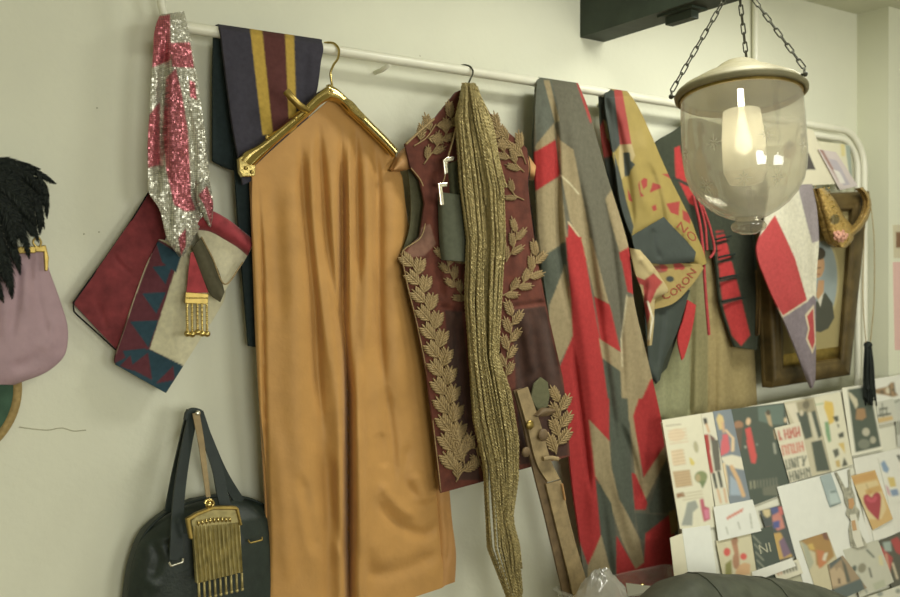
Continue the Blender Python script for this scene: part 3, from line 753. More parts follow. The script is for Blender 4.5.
for k in range(9):
    x = 216+k*30; y = 520-k*7.2
    q0 = np.array(e5((x, y))[0]); q1 = np.array(e5((x+4, y+92))[0])
    mb = MB(); mb.tube([P(*q0, .158), P(*((q0+q1)/2), .158), P(*q1, .158)], .0026, 6); mb.ball(P(*q1, .158), .0038, 8, 6); mb.obj('fringe_strand', M['dark_brass'], root)
ribbon('strap', [(196, 413), (201, 440), (205, 470), (208.5, 497)], (7, 4.5), lambda px, py, U, V: .105+.06*V, M['tan_leather'], root, .003)
ptube('clasp_ring', e5((250, 75), (262, 55), (284, 55), (300, 78), (282, 92), (258, 90)), .168, .0026, M['brass'], root, 30)
mb = MB(); q = np.array(e5((272, 80))[0]); mb.ball(P(q[0], q[1], .17), .008, 10, 8); mb.obj('clasp_knob', M['brass'], root)
# ================================================================== BRASS HANGER AND ORANGE GARMENT
root = thing('brass_hanger', 'shiny brass trouser hanger clamping the orange satin garment on the rail', 'hanger', P(329, 178, .11))
def arm(U0):
    def f(px, py, U, V): return .122+.008*np.sin(math.pi*np.clip(U, 0, 1))**.3+.0035*np.exp(-((U-.80)/.07)**2)-.002*np.exp(-((U-.45)/.12)**2)+.004*U
    return f
L = [(331, 84), (318, 93), (304, 107), (281, 127), (258, 145), (244, 153), (239.5, 159)]
R = [(331, 99), (322, 104), (311, 114), (290, 132), (272, 148), (260, 160), (254, 166)]
sheet('clamp_bar', L, R, arm(0), M['brass'], root, (200, 170, 90), .014, 1)
L = [(329, 84), (335, 87), (352, 102), (372, 122), (388, 138), (398, 149)]; R = [(329, 99), (338, 101), (351, 113), (370, 131), (386, 147), (395, 157)]
sheet('clamp_bar', L, R, arm(0), M['brass'], root, (200, 170, 90), .014, 1)
slab('end_plate', [(239, 158), (246, 153), (256, 160), (255.5, 176), (243, 177), (240, 172)], .128, M['brass'], root, .014, .002)
L = [(347, 98), (352, 101), (360, 110), (366, 117)]; R = [(343, 101), (349, 106), (356, 114), (364, 120)]
sheet('clamp_sleeve', L, R, .133, M['brass'], root, (200, 170, 90), .010, 1)
ptube('clamp_lever', [(286, 91), (292, 98), (300, 106), (307, 110)], [.135, .14, .138, .13], .0085, M['old_brass'], root, 20)
for x, y in [(267, 137), (252, 172), (246, 168), (296, 118), (331, 92)]:
    mb = MB(); mb.ball(P(x, y, .130), .0045, 10, 6, (1, .6, 1)); mb.obj('screw', M['old_brass'], root)
ptube('hook', [(332, 94), (332, 86), (330.5, 74), (333, 66), (338, 58), (339, 50), (335.5, 44.5), (329, 42.5), (324.5, 43)], [.115, .115, .112, .105, .095, .088, .08, .066, .055], .0028, M['brass'], root, 60)

L = [(246, 158), (252, 175), (252, 200), (253.5, 250), (256.5, 320), (260, 400), (265, 460), (268, 520), (269, 600), (270, 632)]
R = [(396, 152), (402, 175), (405, 200), (413, 250), (420, 310), (428, 380), (436, 440), (444, 500), (452, 545), (455, 578)]
of = folds([([(300, 125), (304, 202), (314, 300), (318, 380), (325, 442)], -.013, 5), ([(318, 110), (324, 202), (342, 364)], -.014, 4.5), ([(340, 108), (342, 180), (343, 327), (348, 380), (349, 640)], -.022, 4),
            ([(355, 115), (357, 180), (359, 290)], -.011, 4), ([(345, 320), (348.5, 400), (349, 520), (350, 700)], -.017, 3.0), ([(357, 330), (359, 420), (360, 540), (362, 690)], .012, 6), ([(340, 340), (341, 440), (341, 560), (341, 680)], .007, 5), ([(322, 430), (328, 520), (326, 640)], -.006, 7), ([(384, 380), (392, 440), (396, 490)], -.007, 5), ([(372, 128), (377, 180), (379, 327), (386, 400)], -.011, 5), ([(270, 165), (276, 250), (281, 330)], -.005, 10), ([(257, 170), (261, 235), (264.5, 400), (271, 620)], -.007, 2.2),
            ([(290, 150), (296, 300), (300, 460), (312, 560), (318, 600)], .010, 14), ([(331, 150), (333, 330), (338, 500), (336, 600)], .012, 8), ([(310, 130), (314, 230), (330, 380)], .008, 5), ([(366, 140), (369, 250), (364, 380)], .009, 8), ([(392, 170), (396, 300), (400, 420)], .010, 11), ([(349, 130), (350, 250), (351, 330)], .008, 3.5),
            ([(355, 400), (362, 470), (372, 540), (390, 580)], .012, 14), ([(372, 495), (384, 512), (400, 526), (425, 534), (440, 520)], -.007, 6), ([(378, 480), (398, 505), (418, 520)], .006, 6), ([(330, 450), (335, 520), (345, 560)], -.006, 6), ([(360, 575), (400, 570), (440, 552)], -.006, 8), ([(415, 470), (430, 505)], .006, 8),
            ([(440, 470), (443, 520), (447, 575)], -.014, 3.5), ([(380, 430), (386, 470)], -.005, 5), ([(300, 470), (310, 520), (318, 560)], -.005, 6), ([(275, 420), (285, 520), (290, 590)], .005, 9), ([(410, 440), (404, 480), (420, 500)], -.004, 5)])
root = thing('satin_garment', 'long orange gold satin garment with pleats hanging from the brass hanger', 'garment', P(350, 632, .1))
HY = [(246, 172), (256, 165), (272, 150), (290, 134), (311, 116), (329, 100), (338, 102), (351, 114), (370, 132), (386, 148), (400, 160)]
L2 = [(246, 166), (262, 152), (285, 131), (306, 112), (330, 94)]
def or_off(px, py, U, V): return .098+.016*np.clip(V*3, 0, 1)*np.sin(math.pi*U)**.5+1.35*of(px, py)*np.clip((py-95)/70., .35, 1)
OR = (184, 131, 66)
# the top follows the clamp: rows start on the slanted bar
nu, nv = 130, 330
u = np.linspace(0, 1, nu); Lc = curve(L, nv); Rc = curve(R, nv)
hx = np.array([p[0] for p in HY]); hy = np.array([p[1] for p in HY])
px = Lc[:, :1]*(1-u)+Rc[:, :1]*u; py = Lc[:, 1:]*(1-u)+Rc[:, 1:]*u
top = np.interp(px[0], hx, hy); v = np.linspace(0, 1, nv)[:, None]
bot_y = 632+(578-632)*u**.8+6*np.sin(u*math.pi)*0
bot_y = np.interp(u, [0, .45, .8, .93, 1], [640, 622, 596, 588, 578])
py = top[None, :]*(1-v)+bot_y[None, :]*v
def ex(C, y): return np.interp(y, C[:, 1], C[:, 0])
px = ex(Lc, np.clip(py, 158, 632))*(1-u)+ex(Rc, np.clip(py, 152, 578))*u
px[:] = np.where(py < 175, px*np.clip((py-top[None, :])/20, 0, 1)+(246+150*u)[None, :]*(1-np.clip((py-top[None, :])/20, 0, 1)), px)
U = np.broadcast_to(u, px.shape); o = or_off(px, py, U, v)
A = P(px, py, o).reshape(-1, 3); B = A.copy(); B[:, 1] += .006; n = len(A)
Fc = gridfaces(nv, nu)+gridfaces(nv, nu, n, True)
ring = list(range(nu))+[i*nu+nu-1 for i in range(1, nv)]+[(nv-1)*nu+k for k in range(nu-2, -1, -1)]+[i*nu for i in range(nv-2, 0, -1)]
for a, b2 in zip(ring, ring[1:]+ring[:1]): Fc.append((a, a+n, b2+n, b2))
mk('front_panel', np.concatenate([A, B]), Fc, M['satin'], root, cols=np.tile(lin(OR), (2*n, 1)), autosharp=1.2)
L = [(250, 172), (253, 250), (256, 330), (262, 440), (266, 520), (267, 600), (268, 640)]; R = [(262, 172), (268, 250), (272, 330), (280, 440), (285, 520), (290, 600), (292, 640)]
sheet('back_panel', L, R, .085, M['satin'], root, (184, 130, 68), .006, 3)
L = [(432, 470), (438, 520), (440, 560), (438, 588)]; R = [(448, 470), (452, 520), (456, 556), (455, 582)]
sheet('turned_hem', L, R, lambda px, py, U, V: .098+.010*np.sin(math.pi*U)+folds([([(445, 500), (449, 545), (446, 570)], -.006, 2.5)])(px, py), M['satin'], root, (180, 126, 68), .008, 1.3)

# ================================================================== WAISTCOAT
root = thing('wooden_hanger', 'pale wooden coat hanger with wire hook inside the maroon velvet waistcoat', 'hanger', P(465, 178, .13))
L = [(393, 168), (403, 151), (420, 139), (445, 115), (467, 100)]; R = [(395, 171), (411, 169), (424, 158), (449, 131), (467, 116)]
sheet('shoulder', L, R, lambda px, py, U, V: .120+.014*np.sin(math.pi*U)**.6, M['wood'], root, (180, 130, 75), .016, 1.3)
L = [(467, 100), (488, 114), (508, 132), (526, 152), (536, 166)]; R = [(467, 116), (486, 130), (504, 147), (524, 172), (534, 180)]
sheet('shoulder', L, R, lambda px, py, U, V: .120+.014*np.sin(math.pi*U)**.6, M['wood'], root, (180, 130, 75), .016, 1.3)
ptube('hook', [(466, 104), (466, 90), (470, 80), (473, 72), (470, 66.5), (463.5, 65), (458.5, 66.5)], [.125, .12, .112, .095, .08, .066, .055], .0022, M['chain'], root, 40)

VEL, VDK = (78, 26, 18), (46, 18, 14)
vest = thing('velvet_waistcoat', 'maroon velvet waistcoat embroidered with gold leaves on a wooden hanger', 'waistcoat', P(485, 490, .13))
vf = folds([([(440, 262), (452, 300), (455, 330)], .007, 7), ([(436, 255), (444, 300)], -.006, 4), ([(455, 310), (462, 380), (468, 450)], -.012, 5), ([(446, 320), (454, 400), (462, 470)], .009, 6), ([(474, 310), (480, 400), (484, 460)], .009, 6),
            ([(412, 262), (428, 340), (440, 440)], .004, 9), ([(506, 308), (548, 302)], -.007, 3), ([(436, 306), (470, 312)], -.006, 3), ([(515, 312), (523, 380), (530, 460)], -.010, 5), ([(535, 308), (545, 360), (556, 420)], .010, 6), ([(524, 310), (535, 380)], .008, 5), ([(546, 310), (558, 380)], -.008, 4), ([(512, 220), (520, 290)], .006, 8), ([(425, 175), (430, 235)], .004, 6)])
def v_off(px, py, U=None, V=None): return .138+.014*np.exp(-((px-485)/70.)**2)+vf(np.asarray(px, float), np.asarray(py, float))
L = [(456, 92), (434, 119), (405, 144), (411, 168), (420, 180), (425, 203), (420, 237), (401, 254), (405, 273), (417, 324), (427, 374), (435, 440), (441, 493)]
R = [(466, 88), (462, 120), (458, 142), (460, 165), (464, 180), (468, 205), (470, 235), (474, 255), (476, 275), (480, 324), (484, 374), (488, 440), (489, 480)]
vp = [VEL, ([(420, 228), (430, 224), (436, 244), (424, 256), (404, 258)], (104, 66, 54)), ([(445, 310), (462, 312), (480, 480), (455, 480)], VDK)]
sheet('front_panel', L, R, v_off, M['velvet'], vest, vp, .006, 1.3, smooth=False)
L = [(470, 88), (474, 120), (478, 142), (480, 165), (482, 180), (486, 205), (490, 250), (494, 300), (498, 330), (505, 380), (512, 420), (520, 470)]
R = [(478, 92), (494, 120), (527, 148), (529, 168), (528, 184), (531, 214), (537, 258), (546, 304), (551, 326), (563, 378), (567, 410), (570, 456)]
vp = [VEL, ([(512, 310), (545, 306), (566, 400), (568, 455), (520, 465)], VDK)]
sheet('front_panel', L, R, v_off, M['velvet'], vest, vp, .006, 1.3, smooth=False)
L = [(448, 112), (428, 150), (428, 200), (430, 250), (440, 330), (452, 430)]; R = [(486, 112), (515, 150), (520, 200), (530, 250), (540, 330), (545, 430)]
sheet('back_lining', L, R, .098, M['cloth'], vest, (74, 62, 48), .006, 3)
L = [(404, 150), (409, 180), (411, 205), (408, 235), (401, 254)]; R = [(418, 160), (424, 185), (428, 205), (425, 237), (418, 256)]
sheet('armhole_facing', L, R, .122, M['cloth'], vest, [(78, 72, 52), ('line', ([(412, 165), (417, 205), (412, 245)], 1.6), (128, 116, 82)), ('line', ([(418, 168), (422, 205), (418, 240)], 1.0), (52, 50, 40))][:1]+[], .004, 1.3)
ptube('neck_braid', [(434, 119), (420, 131), (406, 144)], .150, .003, M['gold_thread'], vest, 20)
ptube('armhole_piping', [(411, 168), (421, 181), (426, 203), (421, 237), (402, 253), (405, 273), (417, 324), (427, 374), (435, 440), (441, 492)], .146, .0016, M['gold_thread'], vest, 90)
ptube('armhole_piping', [(527, 150), (530, 168), (528, 184), (532, 214), (538, 258)], .146, .0013, M['velvet'], vest, 40)

def leaf(mb, x, y, ang, ln, w, offf, lobes=5):
    """lobed embroidered leaf: pairs of padded fingers along a midrib"""
    d = np.array([math.cos(ang), math.sin(ang)]); nrm = np.array([-d[1], d[0]])
    def pad(p0, p1, ww):
        n = 7; t = np.linspace(0, 1, n); c = p0[None]*(1-t[:, None])+p1[None]*t[:, None]
        dd = (p1-p0); L_ = np.linalg.norm(dd)+1e-6; dd = dd/L_; nn = np.array([-dd[1], dd[0]])
        wd = ww*np.sin(math.pi*(t*.86+.06))**.7
        sh = np.array([(-1, 0), (-.55, .8), (0, 1), (.55, .8), (1, 0), (0, -.4)])
        q = c[:, None, :]+nn[None, None, :]*wd[:, None, None]*sh[None, :, :1]
        hh = (.0015+.0045*sh[None, :, 1]*(wd/max(ww, 1e-6))[:, None]); q = q.reshape(-1, 2)
        V = np.c_[q, hh.ravel()]
        Fc = []
        for i in range(n-1):
            for k in range(6):
                l = (k+1) % 6; Fc.append((i*6+k, i*6+l, (i+1)*6+l, (i+1)*6+k))
        Fc += [tuple(range(6)), tuple(range(n*6-1, n*6-7, -1))]
        mb.add(V, Fc)
    p = np.array([x, y], float)
    pad(p, p+d*ln*1.05, w*.13)
    for i in range(lobes):
        t = .12+.7*i/lobes; b = p+d*ln*t; l = w*(.85-.55*abs(t-.30))
        for s in (-1, 1):
            q = d*.78+nrm*s*.62; pad(b, b+q*l*1.05, w*.125)
def spray(name, spine, ln0, ln1, w, step, parent, offf, sides=(-1, 1), spread=.48):
    mb = MB(); c = curve(spine, 200); s = np.r_[0, np.cumsum(np.linalg.norm(np.diff(c, axis=0), axis=1))]
    k = 0; pos = 2.0
    while pos < s[-1]:
        x, y = [np.interp(pos, s, c[:, i]) for i in (0, 1)]
        x2, y2 = [np.interp(min(pos+2, s[-1]), s, c[:, i]) for i in (0, 1)]; x1, y1 = [np.interp(max(pos-2, 0), s, c[:, i]) for i in (0, 1)]
        a = math.atan2(y2-y1, x2-x1); ln = 1.28*(ln0+(ln1-ln0)*pos/s[-1])
        leaf(mb, x, y, a+math.pi+sides[k % len(sides)]*spread, ln, w*ln/21., offf); k += 1; pos += step
    V = np.concatenate(mb.v); mb.v = [P(V[:, 0], V[:, 1], offf(V[:, 0], V[:, 1])+V[:, 2])]
    cc = curve(spine, 40); mb.tube(P(cc[:, 0], cc[:, 1], offf(cc[:, 0], cc[:, 1])+.002), .0016, 6)
    return mb.obj(name, M['gold_thread'], parent)
spray('embroidery', [(414, 266), (425, 300), (436, 340), (444, 380), (451, 425), (458, 480)], 15, 19, 13, 9.5, vest, v_off)
spray('embroidery', [(462, 444), (464, 466), (456, 482)], 20, 16, 10, 9, vest, v_off)
spray('embroidery', [(476, 448), (480, 462), (484, 474)], 16, 10, 9, 8, vest, v_off)
spray('embroidery', [(436, 124), (426, 138), (414, 146)], 15, 17, 9, 7.5, vest, v_off, (1, -1), .9)
spray('embroidery', [(452, 118), (446, 134), (434, 150), (424, 164)], 16, 12, 9, 8, vest, v_off)
spray('embroidery', [(446, 258), (452, 276), (463, 296), (474, 304)], 14, 12, 9, 7.5, vest, v_off)
spray('embroidery', [(458, 250), (468, 262), (476, 268)], 14, 12, 9, 7, vest, v_off)
spray('embroidery', [(492, 124), (504, 138), (520, 150), (526, 164)], 16, 16, 9, 7.5, vest, v_off)
spray('embroidery', [(498, 146), (510, 158), (524, 172)], 14, 14, 8, 8, vest, v_off)
spray('embroidery', [(508, 186), (516, 196), (524, 200)], 12, 12, 8, 7, vest, v_off)
spray('embroidery', [(517, 232), (514, 246), (506, 262)], 14, 14, 8, 7.5, vest, v_off)
spray('embroidery', [(537, 256), (530, 276), (516, 288), (502, 296)], 15, 13, 9, 7.5, vest, v_off)
spray('embroidery', [(513, 316), (510, 340), (506, 365), (508, 392)], 16, 13, 9, 8.5, vest, v_off)
spray('embroidery', [(560, 402), (560, 425), (556, 455)], 16, 18, 10, 8.5, vest, v_off)
# round medallion pad low on the right front
slab('medallion', [(531, 398), (534, 384), (541, 377), (548, 382), (550, 396), (548, 407), (538, 411)], .163, M['cloth'], vest, .006, .002, (88, 84, 60))

# small flat cases with bright clips, hung by cords
GRY = (78, 78, 64)
root = thing('felt_case', 'grey green felt case with bright metal clip, the longer of two beside the fringe', 'case', P(454, 262, .16), 'felt cases hung on the waistcoat')
L = [(440.5, 192), (441, 215), (442, 240), (444, 260)]; R = [(468, 196), (470, 215), (471, 240), (471, 262)]
sheet('pouch', L, R, lambda px, py, U, V: .166+.012*np.sin(math.pi*U)**.7, M['cloth'], root, GRY, .012, 1.5)
slab('clip', [(438.5, 183), (447.5, 182.5), (447.5, 186.5), (442.5, 187), (444.5, 205), (441, 205.5)], .180, M['silver'], root, .006)
ptube('cord', [(443, 183), (446, 172), (448, 160)], .176, .0012, M['gold_thread'], root)
root = thing('felt_case', 'dark olive felt case with bright hooked clip, shorter and tucked behind the longer one', 'case', P(458, 218, .155), 'felt cases hung on the waistcoat')
L = [(448, 164), (450, 185), (451, 205), (453, 218)]; R = [(464, 158), (466, 185), (467, 205), (467, 218)]
sheet('pouch', L, R, lambda px, py, U, V: .152+.010*np.sin(math.pi*U)**.7+folds([([(456, 165), (458, 215)], -.005, 2)])(px, py), M['cloth'], root, (70, 68, 50), .010, 1.5)
slab('clip', [(443.5, 160), (447, 157), (455, 156.5), (454, 160.5), (447.5, 162), (448.5, 173), (445, 174.5)], .180, M['silver'], root, .006)
ptube('cord', [(462, 98), (458, 118), (453, 140), (448, 157)], .172, .0022, M['gold_thread'], root)

# gold fringe ------------------------------------------------------------
root = thing('gold_fringe', 'long bunch of gold bullion fringe hanging from the hook over the velvet waistcoat', 'fringe', P(490, 600, .17))
A_ = np.array([(84, 463, 468), (100, 460, 469), (117, 456, 471), (150, 458, 477), (187, 460, 483), (240, 467, 487), (300, 465, 486), (357, 469, 488), (421, 474, 500), (466, 484, 508), (548, 488, 517), (600, 508, 522), (660, 512, 528)], float)
B_ = np.array([(84, 467, 476), (100, 468, 481), (120, 469, 487), (150, 474, 495), (187, 480, 503), (240, 484, 505), (300, 484, 501), (357, 486, 498), (391, 489, 510), (440, 496, 519), (479, 500, 518), (519, 500, 512), (545, 505, 519), (600, 510, 525), (660, 514, 530)], float)
mb = MB(); r = random.Random(3)
def strands(T, n, base, end0, end1, bulge):
    for k in range(n):
        a0 = (k+.5)/n+r.uniform(-.02, .02); lay = k % 2; ph = r.uniform(0, 6.3); am = r.uniform(.02, .10); ye = r.uniform(end0, end1); wv = r.uniform(35, 80)
        ys = np.linspace(83+r.uniform(0, 4), ye, int((ye-83)/2.0)); a = np.clip(a0+am*np.sin(ys/wv+ph), 0, 1)
        xs = np.interp(ys, T[:, 0], T[:, 1])*(1-a)+np.interp(ys, T[:, 0], T[:, 2])*a
        off = base+r.uniform(-.005, .005)+bulge*np.sin(math.pi*np.clip(a, .03, .97))+.004*lay+.002*np.sin(ys/30+ph)
        off = off-.05*np.clip((100-ys)/20, 0, 1)
        pt = P(xs, ys, off); rr_ = r.uniform(.0017, .0023); tw = r.uniform(6.5, 8.5)
        for s_ in (0, math.pi):
            an = ys*2*math.pi/tw+s_+ph; q = pt.copy(); q[:, 0] += 1.0*rr_*np.cos(an); q[:, 1] += 1.0*rr_*np.sin(an)
            mb.tube(q, rr_*.95, 5)
strands(A_, 20, .182, 560, 640, .016); strands(B_, 20, .180, 560, 650, .018)
strands(A_, 6, .186, 440, 520, .02); strands(B_, 7, .186, 180, 300, .018)
tag_f = mb.obj('fringe_strands', M['fringe'], root); tag_f['kind'] = 'stuff'
mb = MB(); pts = []
for k in range(60): 
    a = k/60*math.pi*2*4; pts.append(P(468+6*math.cos(a)+.03*k, 86+1.5*math.sin(a)+.1*k*.3, .15+.01*math.sin(a)))
mb.tube(pts, .003, 6); mb.obj('knot', M['fringe'], root)
for pts in ([(476, 88), (487, 112), (494, 140), (500, 165), (506, 187)], [(474, 88), (483, 108), (490, 125), (492, 150)], [(478, 92), (490, 118), (497, 150), (500, 178)]):
    ptube('braid_end', pts, .176, .0028, M['fringe'], root)

# leather belt with toggles ------------------------------------------------
root = thing('leather_belt', 'brown leather belt with pale buckle strap and toggles hanging beside the striped flag', 'belt', P(560, 620, .17))
L = [(514, 391), (522, 420), (530, 456), (546, 520), (560, 580), (570, 622)]; R = [(522, 388), (531, 420), (540, 456), (558, 520), (574, 580), (586, 622)]
sheet('dark_strap', L, R, .178, M['brown_leather'], root, (90, 68, 46), .006, 2)
L = [(517, 391), (527, 425), (540, 470), (548, 482)]; R = [(528, 387), (541, 425), (553, 465), (560, 479)]
sheet('pale_strap', L, R, .186, M['tan_leather'], root, (140, 116, 80), .005, 2)
L = [(546, 484), (556, 525), (572, 590), (578, 622)]; R = [(561, 480), (571, 525), (589, 590), (597, 622)]
sheet('pale_strap', L, R, .186, M['tan_leather'], root, (140, 116, 80), .005, 2)
ptube('buckle_pin', [(562, 484), (565, 500)], .192, .003, M['wood'], root)
L = [(536, 415), (544, 408), (555, 409)]; R = [(538, 417), (548, 416), (556, 412)]
sheet('toggle', L, R, lambda px, py, U, V: .195+.008*np.sin(math.pi*U), M['brown_leather'], root, (118, 80, 48), .008, 1)
for x, y, rr in [(543, 435, .016), (526, 452, .013)]:
    mb = MB(); mb.ball(P(x, y, .195), rr, 16, 8, (1, .45, 1)); mb.obj('stud', M['brown_leather'], root)
ptube('toggle', [(543, 459), (551, 458), (558, 459)], .196, .006, M['tan_leather'], root)
mb = MB(); mb.ball(P(530, 425, .190), .012, 14, 8, (1, .4, 1)); mb.obj('stud', M['old_brass'], root)

# ================================================================== UNION FLAG
GB, RD, TN, GG = (68, 70, 62), (158, 34, 38), (144, 126, 94), (88, 82, 70)
pp = [GG,
 (c11((52, 50), (92, 50), (110, 130), (115, 180), (102, 190), (50, 250), (45, 150)), (84, 84, 76)),
 (c11((70, 60), (88, 60), (118, 180), (105, 190)), TN),
 (c11((45, 262), (50, 250), (102, 188), (106, 240), (52, 272)), TN),
 (c11((40, 275), (52, 270), (106, 238), (119, 345), (52, 388), (40, 395)), RD),
 (c11((40, 395), (52, 388), (119, 348), (142, 536), (62, 582), (50, 590)), TN),
 (c11((104, 200), (120, 240), (160, 268), (185, 400), (205, 500), (215, 597), (205, 597), (150, 480), (125, 350)), TN),
 ('line', (c11((122, 345), (150, 370), (175, 400)), .7), (196, 184, 150)),
 (c11((145, 485), (205, 570), (210, 600), (140, 600)), RD), ('line', (c11((145, 485), (205, 565)), .8), (190, 170, 135)),
 (c11((165, 60), (180, 70), (218, 180), (210, 190)), (150, 52, 52)),
 (c11((255, 415), (278, 380), (292, 385), (330, 560), (298, 575), (270, 480)), TN), (c11((296, 575), (332, 555), (345, 600), (300, 600)), RD),
 (c12((20, 65), (118, 0), (122, 85), (65, 217), (30, 150)), GB), (c12((20, 70), (118, 5), (118, -20), (30, 10)), TN),
 (c12((118, 80), (136, 200), (142, 320), (95, 415), (60, 300), (65, 215)), TN),
 (c12((118, -10), (172, -10), (200, 150), (248, 420), (275, 600), (125, 600), (95, 430), (142, 318), (136, 200)), RD),
 (c12((170, -5), (205, -5), (262, 212), (214, 187), (190, 80)), TN), (c12((213, 187), (264, 214), (302, 372), (234, 332)), RD), (c12((228, 326), (303, 374), (308, 442), (240, 392)), TN),
 (c12((240, 392), (308, 442), (322, 600), (268, 600)), GB),
 (c12((300, 50), (328, 28), (345, 180), (324, 172)), RD),
 (c12((318, 190), (348, 188), (395, 350), (410, 462), (338, 600), (308, 600), (298, 400)), TN), (c12((400, 462), (410, 460), (440, 600), (340, 600)), RD), ('line', (c12((322, 185), (303, 330), (306, 420)), .7), (186, 172, 140)),
 (c13((85, -10), (172, -10), (190, 100), (216, 300), (216, 412), (176, 502), (80, 230)), RD),
 (c13((168, -5), (242, -5), (242, 128), (178, 58)), RD), (c13((178, 58), (246, 130), (246, 200), (272, 300), (332, 420), (346, 492), (320, 512), (280, 430), (238, 300), (198, 230)), TN),
 (c13((198, 235), (246, 312), (262, 410), (258, 600), (235, 600), (214, 410)), GB),
 (c13((240, -5), (296, -5), (312, 300), (322, 390), (270, 300), (246, 200), (240, 100)), GB),
 (c13((216, 408), (242, 510), (240, 600), (170, 600), (176, 502)), TN),
 (c13((296, -5), (308, -5), (342, 238), (408, 140), (412, 180), (352, 300), (318, 225)), TN),
 (c13((312, 48), (330, -5), (396, -5), (408, 140), (344, 236)), RD), (c13((308, 220), (320, 225), (356, 312), (350, 332), (318, 332)), RD),
 (c13((360, 322), (412, 178), (440, 310), (440, 400), (416, 342), (364, 342)), GB),
 (c13((318, 342), (414, 350), (424, 346), (345, 425), (332, 420)), GB),
 (c13((424, 346), (350, 405), (346, 492), (320, 512), (262, 410), (262, 620), (445, 620), (440, 420)), RD), (c13((420, 340), (440, 330), (450, 390), (428, 412)), (120, 100, 58))]
uf = folds([([(550, 78), (556, 140), (560, 250), (572, 330)], -.018, 4), ([(572, 340), (582, 420), (592, 500)], -.009, 2.6), ([(557, 100), (562, 200), (570, 270)], .008, 5), ([(575, 150), (588, 240), (600, 330), (612, 420), (617, 500)], -.016, 5), ([(566, 90), (576, 150), (592, 230), (607, 300), (618, 340)], .012, 8),
            ([(570, 240), (584, 330), (596, 430), (592, 560)], .018, 9), ([(600, 180), (612, 250), (620, 330), (625, 420)], -.012, 4), ([(543, 100), (545, 220), (552, 300)], .010, 7), ([(622, 200), (632, 280), (646, 380), (650, 430)], .014, 9), ([(604, 400), (614, 470), (634, 540), (640, 570)], .014, 7), ([(620, 420), (638, 480), (640, 512)], -.014, 3.5), ([(656, 400), (650, 460), (638, 505)], -.006, 5), ([(596, 470), (606, 540), (612, 590)], -.012, 5), ([(650, 530), (655, 580)], .012, 9)])
root = thing('union_flag', 'faded red, grey and tan union flag cloth draped in long folds over the rail', 'flag', P(610, 610, .1))
L = [(538, 77), (536, 95), (535, 140), (537, 200), (540, 249), (548, 309), (558, 370), (566, 420), (572, 480), (580, 540), (586, 605)]
R = [(578, 83), (584, 97), (593, 125), (608, 178), (629, 249), (634, 300), (648, 360), (661, 418), (667, 455), (678, 525), (672, 600)]
def u_off(px, py, U, V): return .100+.012*np.sin(math.pi*U)+uf(px, py)*np.clip((py-76)/30, 0, 1)-.03*np.clip((84+(px-538)*.15-py)/8, 0, 1)
sheet('front_fall', L, R, u_off, M['cloth'], root, pp, .006, 1.25)
L = [(536, 82), (534, 120), (533, 150), (536, 200)]; R = [(560, 84), (565, 120), (570, 150), (575, 200)]
sheet('back_fall', L, R, .048, M['cloth'], root, (62, 66, 60), .005, 3)
# ================================================================== YELLOW CORONATION SCARF
YL, NV, RB, BG = (140, 118, 58), (44, 47, 46), (142, 42, 42), (164, 144, 100)
pp = [YL, (c14((95, 20), (105, 26), (120, 110), (138, 215), (98, 215), (70, 45)), RB), (c14((40, 20), (80, 35), (100, 215), (80, 240), (30, 230)), NV),
      (c14((98, 215), (138, 212), (150, 250), (128, 300), (105, 330), (96, 280)), BG), (c14((110, 240), (132, 240), (135, 268), (150, 280), (135, 300), (130, 318), (115, 320)), NV),
      (c14((80, 240), (105, 330), (120, 400), (145, 485), (130, 560), (90, 420)), NV),
      (c14((168, 335), (178, 325), (190, 328), (190, 352), (176, 364)), RB), (c14((160, 350), (164, 330), (168, 372), (180, 385), (168, 388)), RB), (c14((208, 340), (232, 348), (236, 358), (198, 374)), RB),
      (c14((238, 312), (262, 310), (285, 340), (262, 325)), RB), (c14((252, 410), (298, 402), (294, 450), (268, 440)), RB), (c14((204, 420), (218, 412), (222, 430), (210, 436)), RB), (c14((306, 430), (335, 445), (332, 478), (308, 462)), RB), (c14((124, 360), (134, 380), (142, 405), (128, 398)), RB)]
root = thing('printed_scarf', 'yellow and navy printed coronation scarf draped over the rail beside the union flag', 'scarf', P(650, 385, .1))
kf = folds([([(612, 100), (622, 150), (630, 200), (634, 240)], -.010, 4), ([(640, 120), (656, 170), (672, 215), (690, 250)], .012, 9), ([(630, 130), (640, 180), (650, 220)], .006, 6), ([(648, 160), (660, 200), (664, 240)], -.007, 4), ([(604, 92), (612, 130), (616, 170)], -.008, 4)])
def k_off(px, py, U, V): return .098+.012*np.sin(math.pi*U)+kf(px, py)-.028*np.clip((97-py)/8, 0, 1)
L = [(606, 88), (605, 100), (609, 130), (615, 165), (621, 205), (630, 232), (638, 246), (664, 250), (690, 262), (698, 268)]
R = [(627, 91), (634, 100), (650, 132), (661, 158), (672, 182), (682, 202), (691, 220), (697, 236), (703, 250), (707, 263)]
sheet('front_fall', L, R, k_off, M['silk'], root, pp, .004, 1.0)
L = [(599, 92), (600, 115), (602, 140), (606, 165), (612, 200), (620, 240), (628, 260)]; R = [(612, 92), (615, 120), (618, 150), (622, 180), (630, 215), (640, 240), (650, 262)]
sheet('back_fall', L, R, lambda px, py, U, V: .058+.008*np.sin(math.pi*U), M['silk'], root, [NV, (c14((25, 170), (45, 130), (58, 190), (78, 250), (40, 260)), RB), (c14((45, 130), (75, 160), (78, 225), (55, 190)), BG)], .004, 1.3)
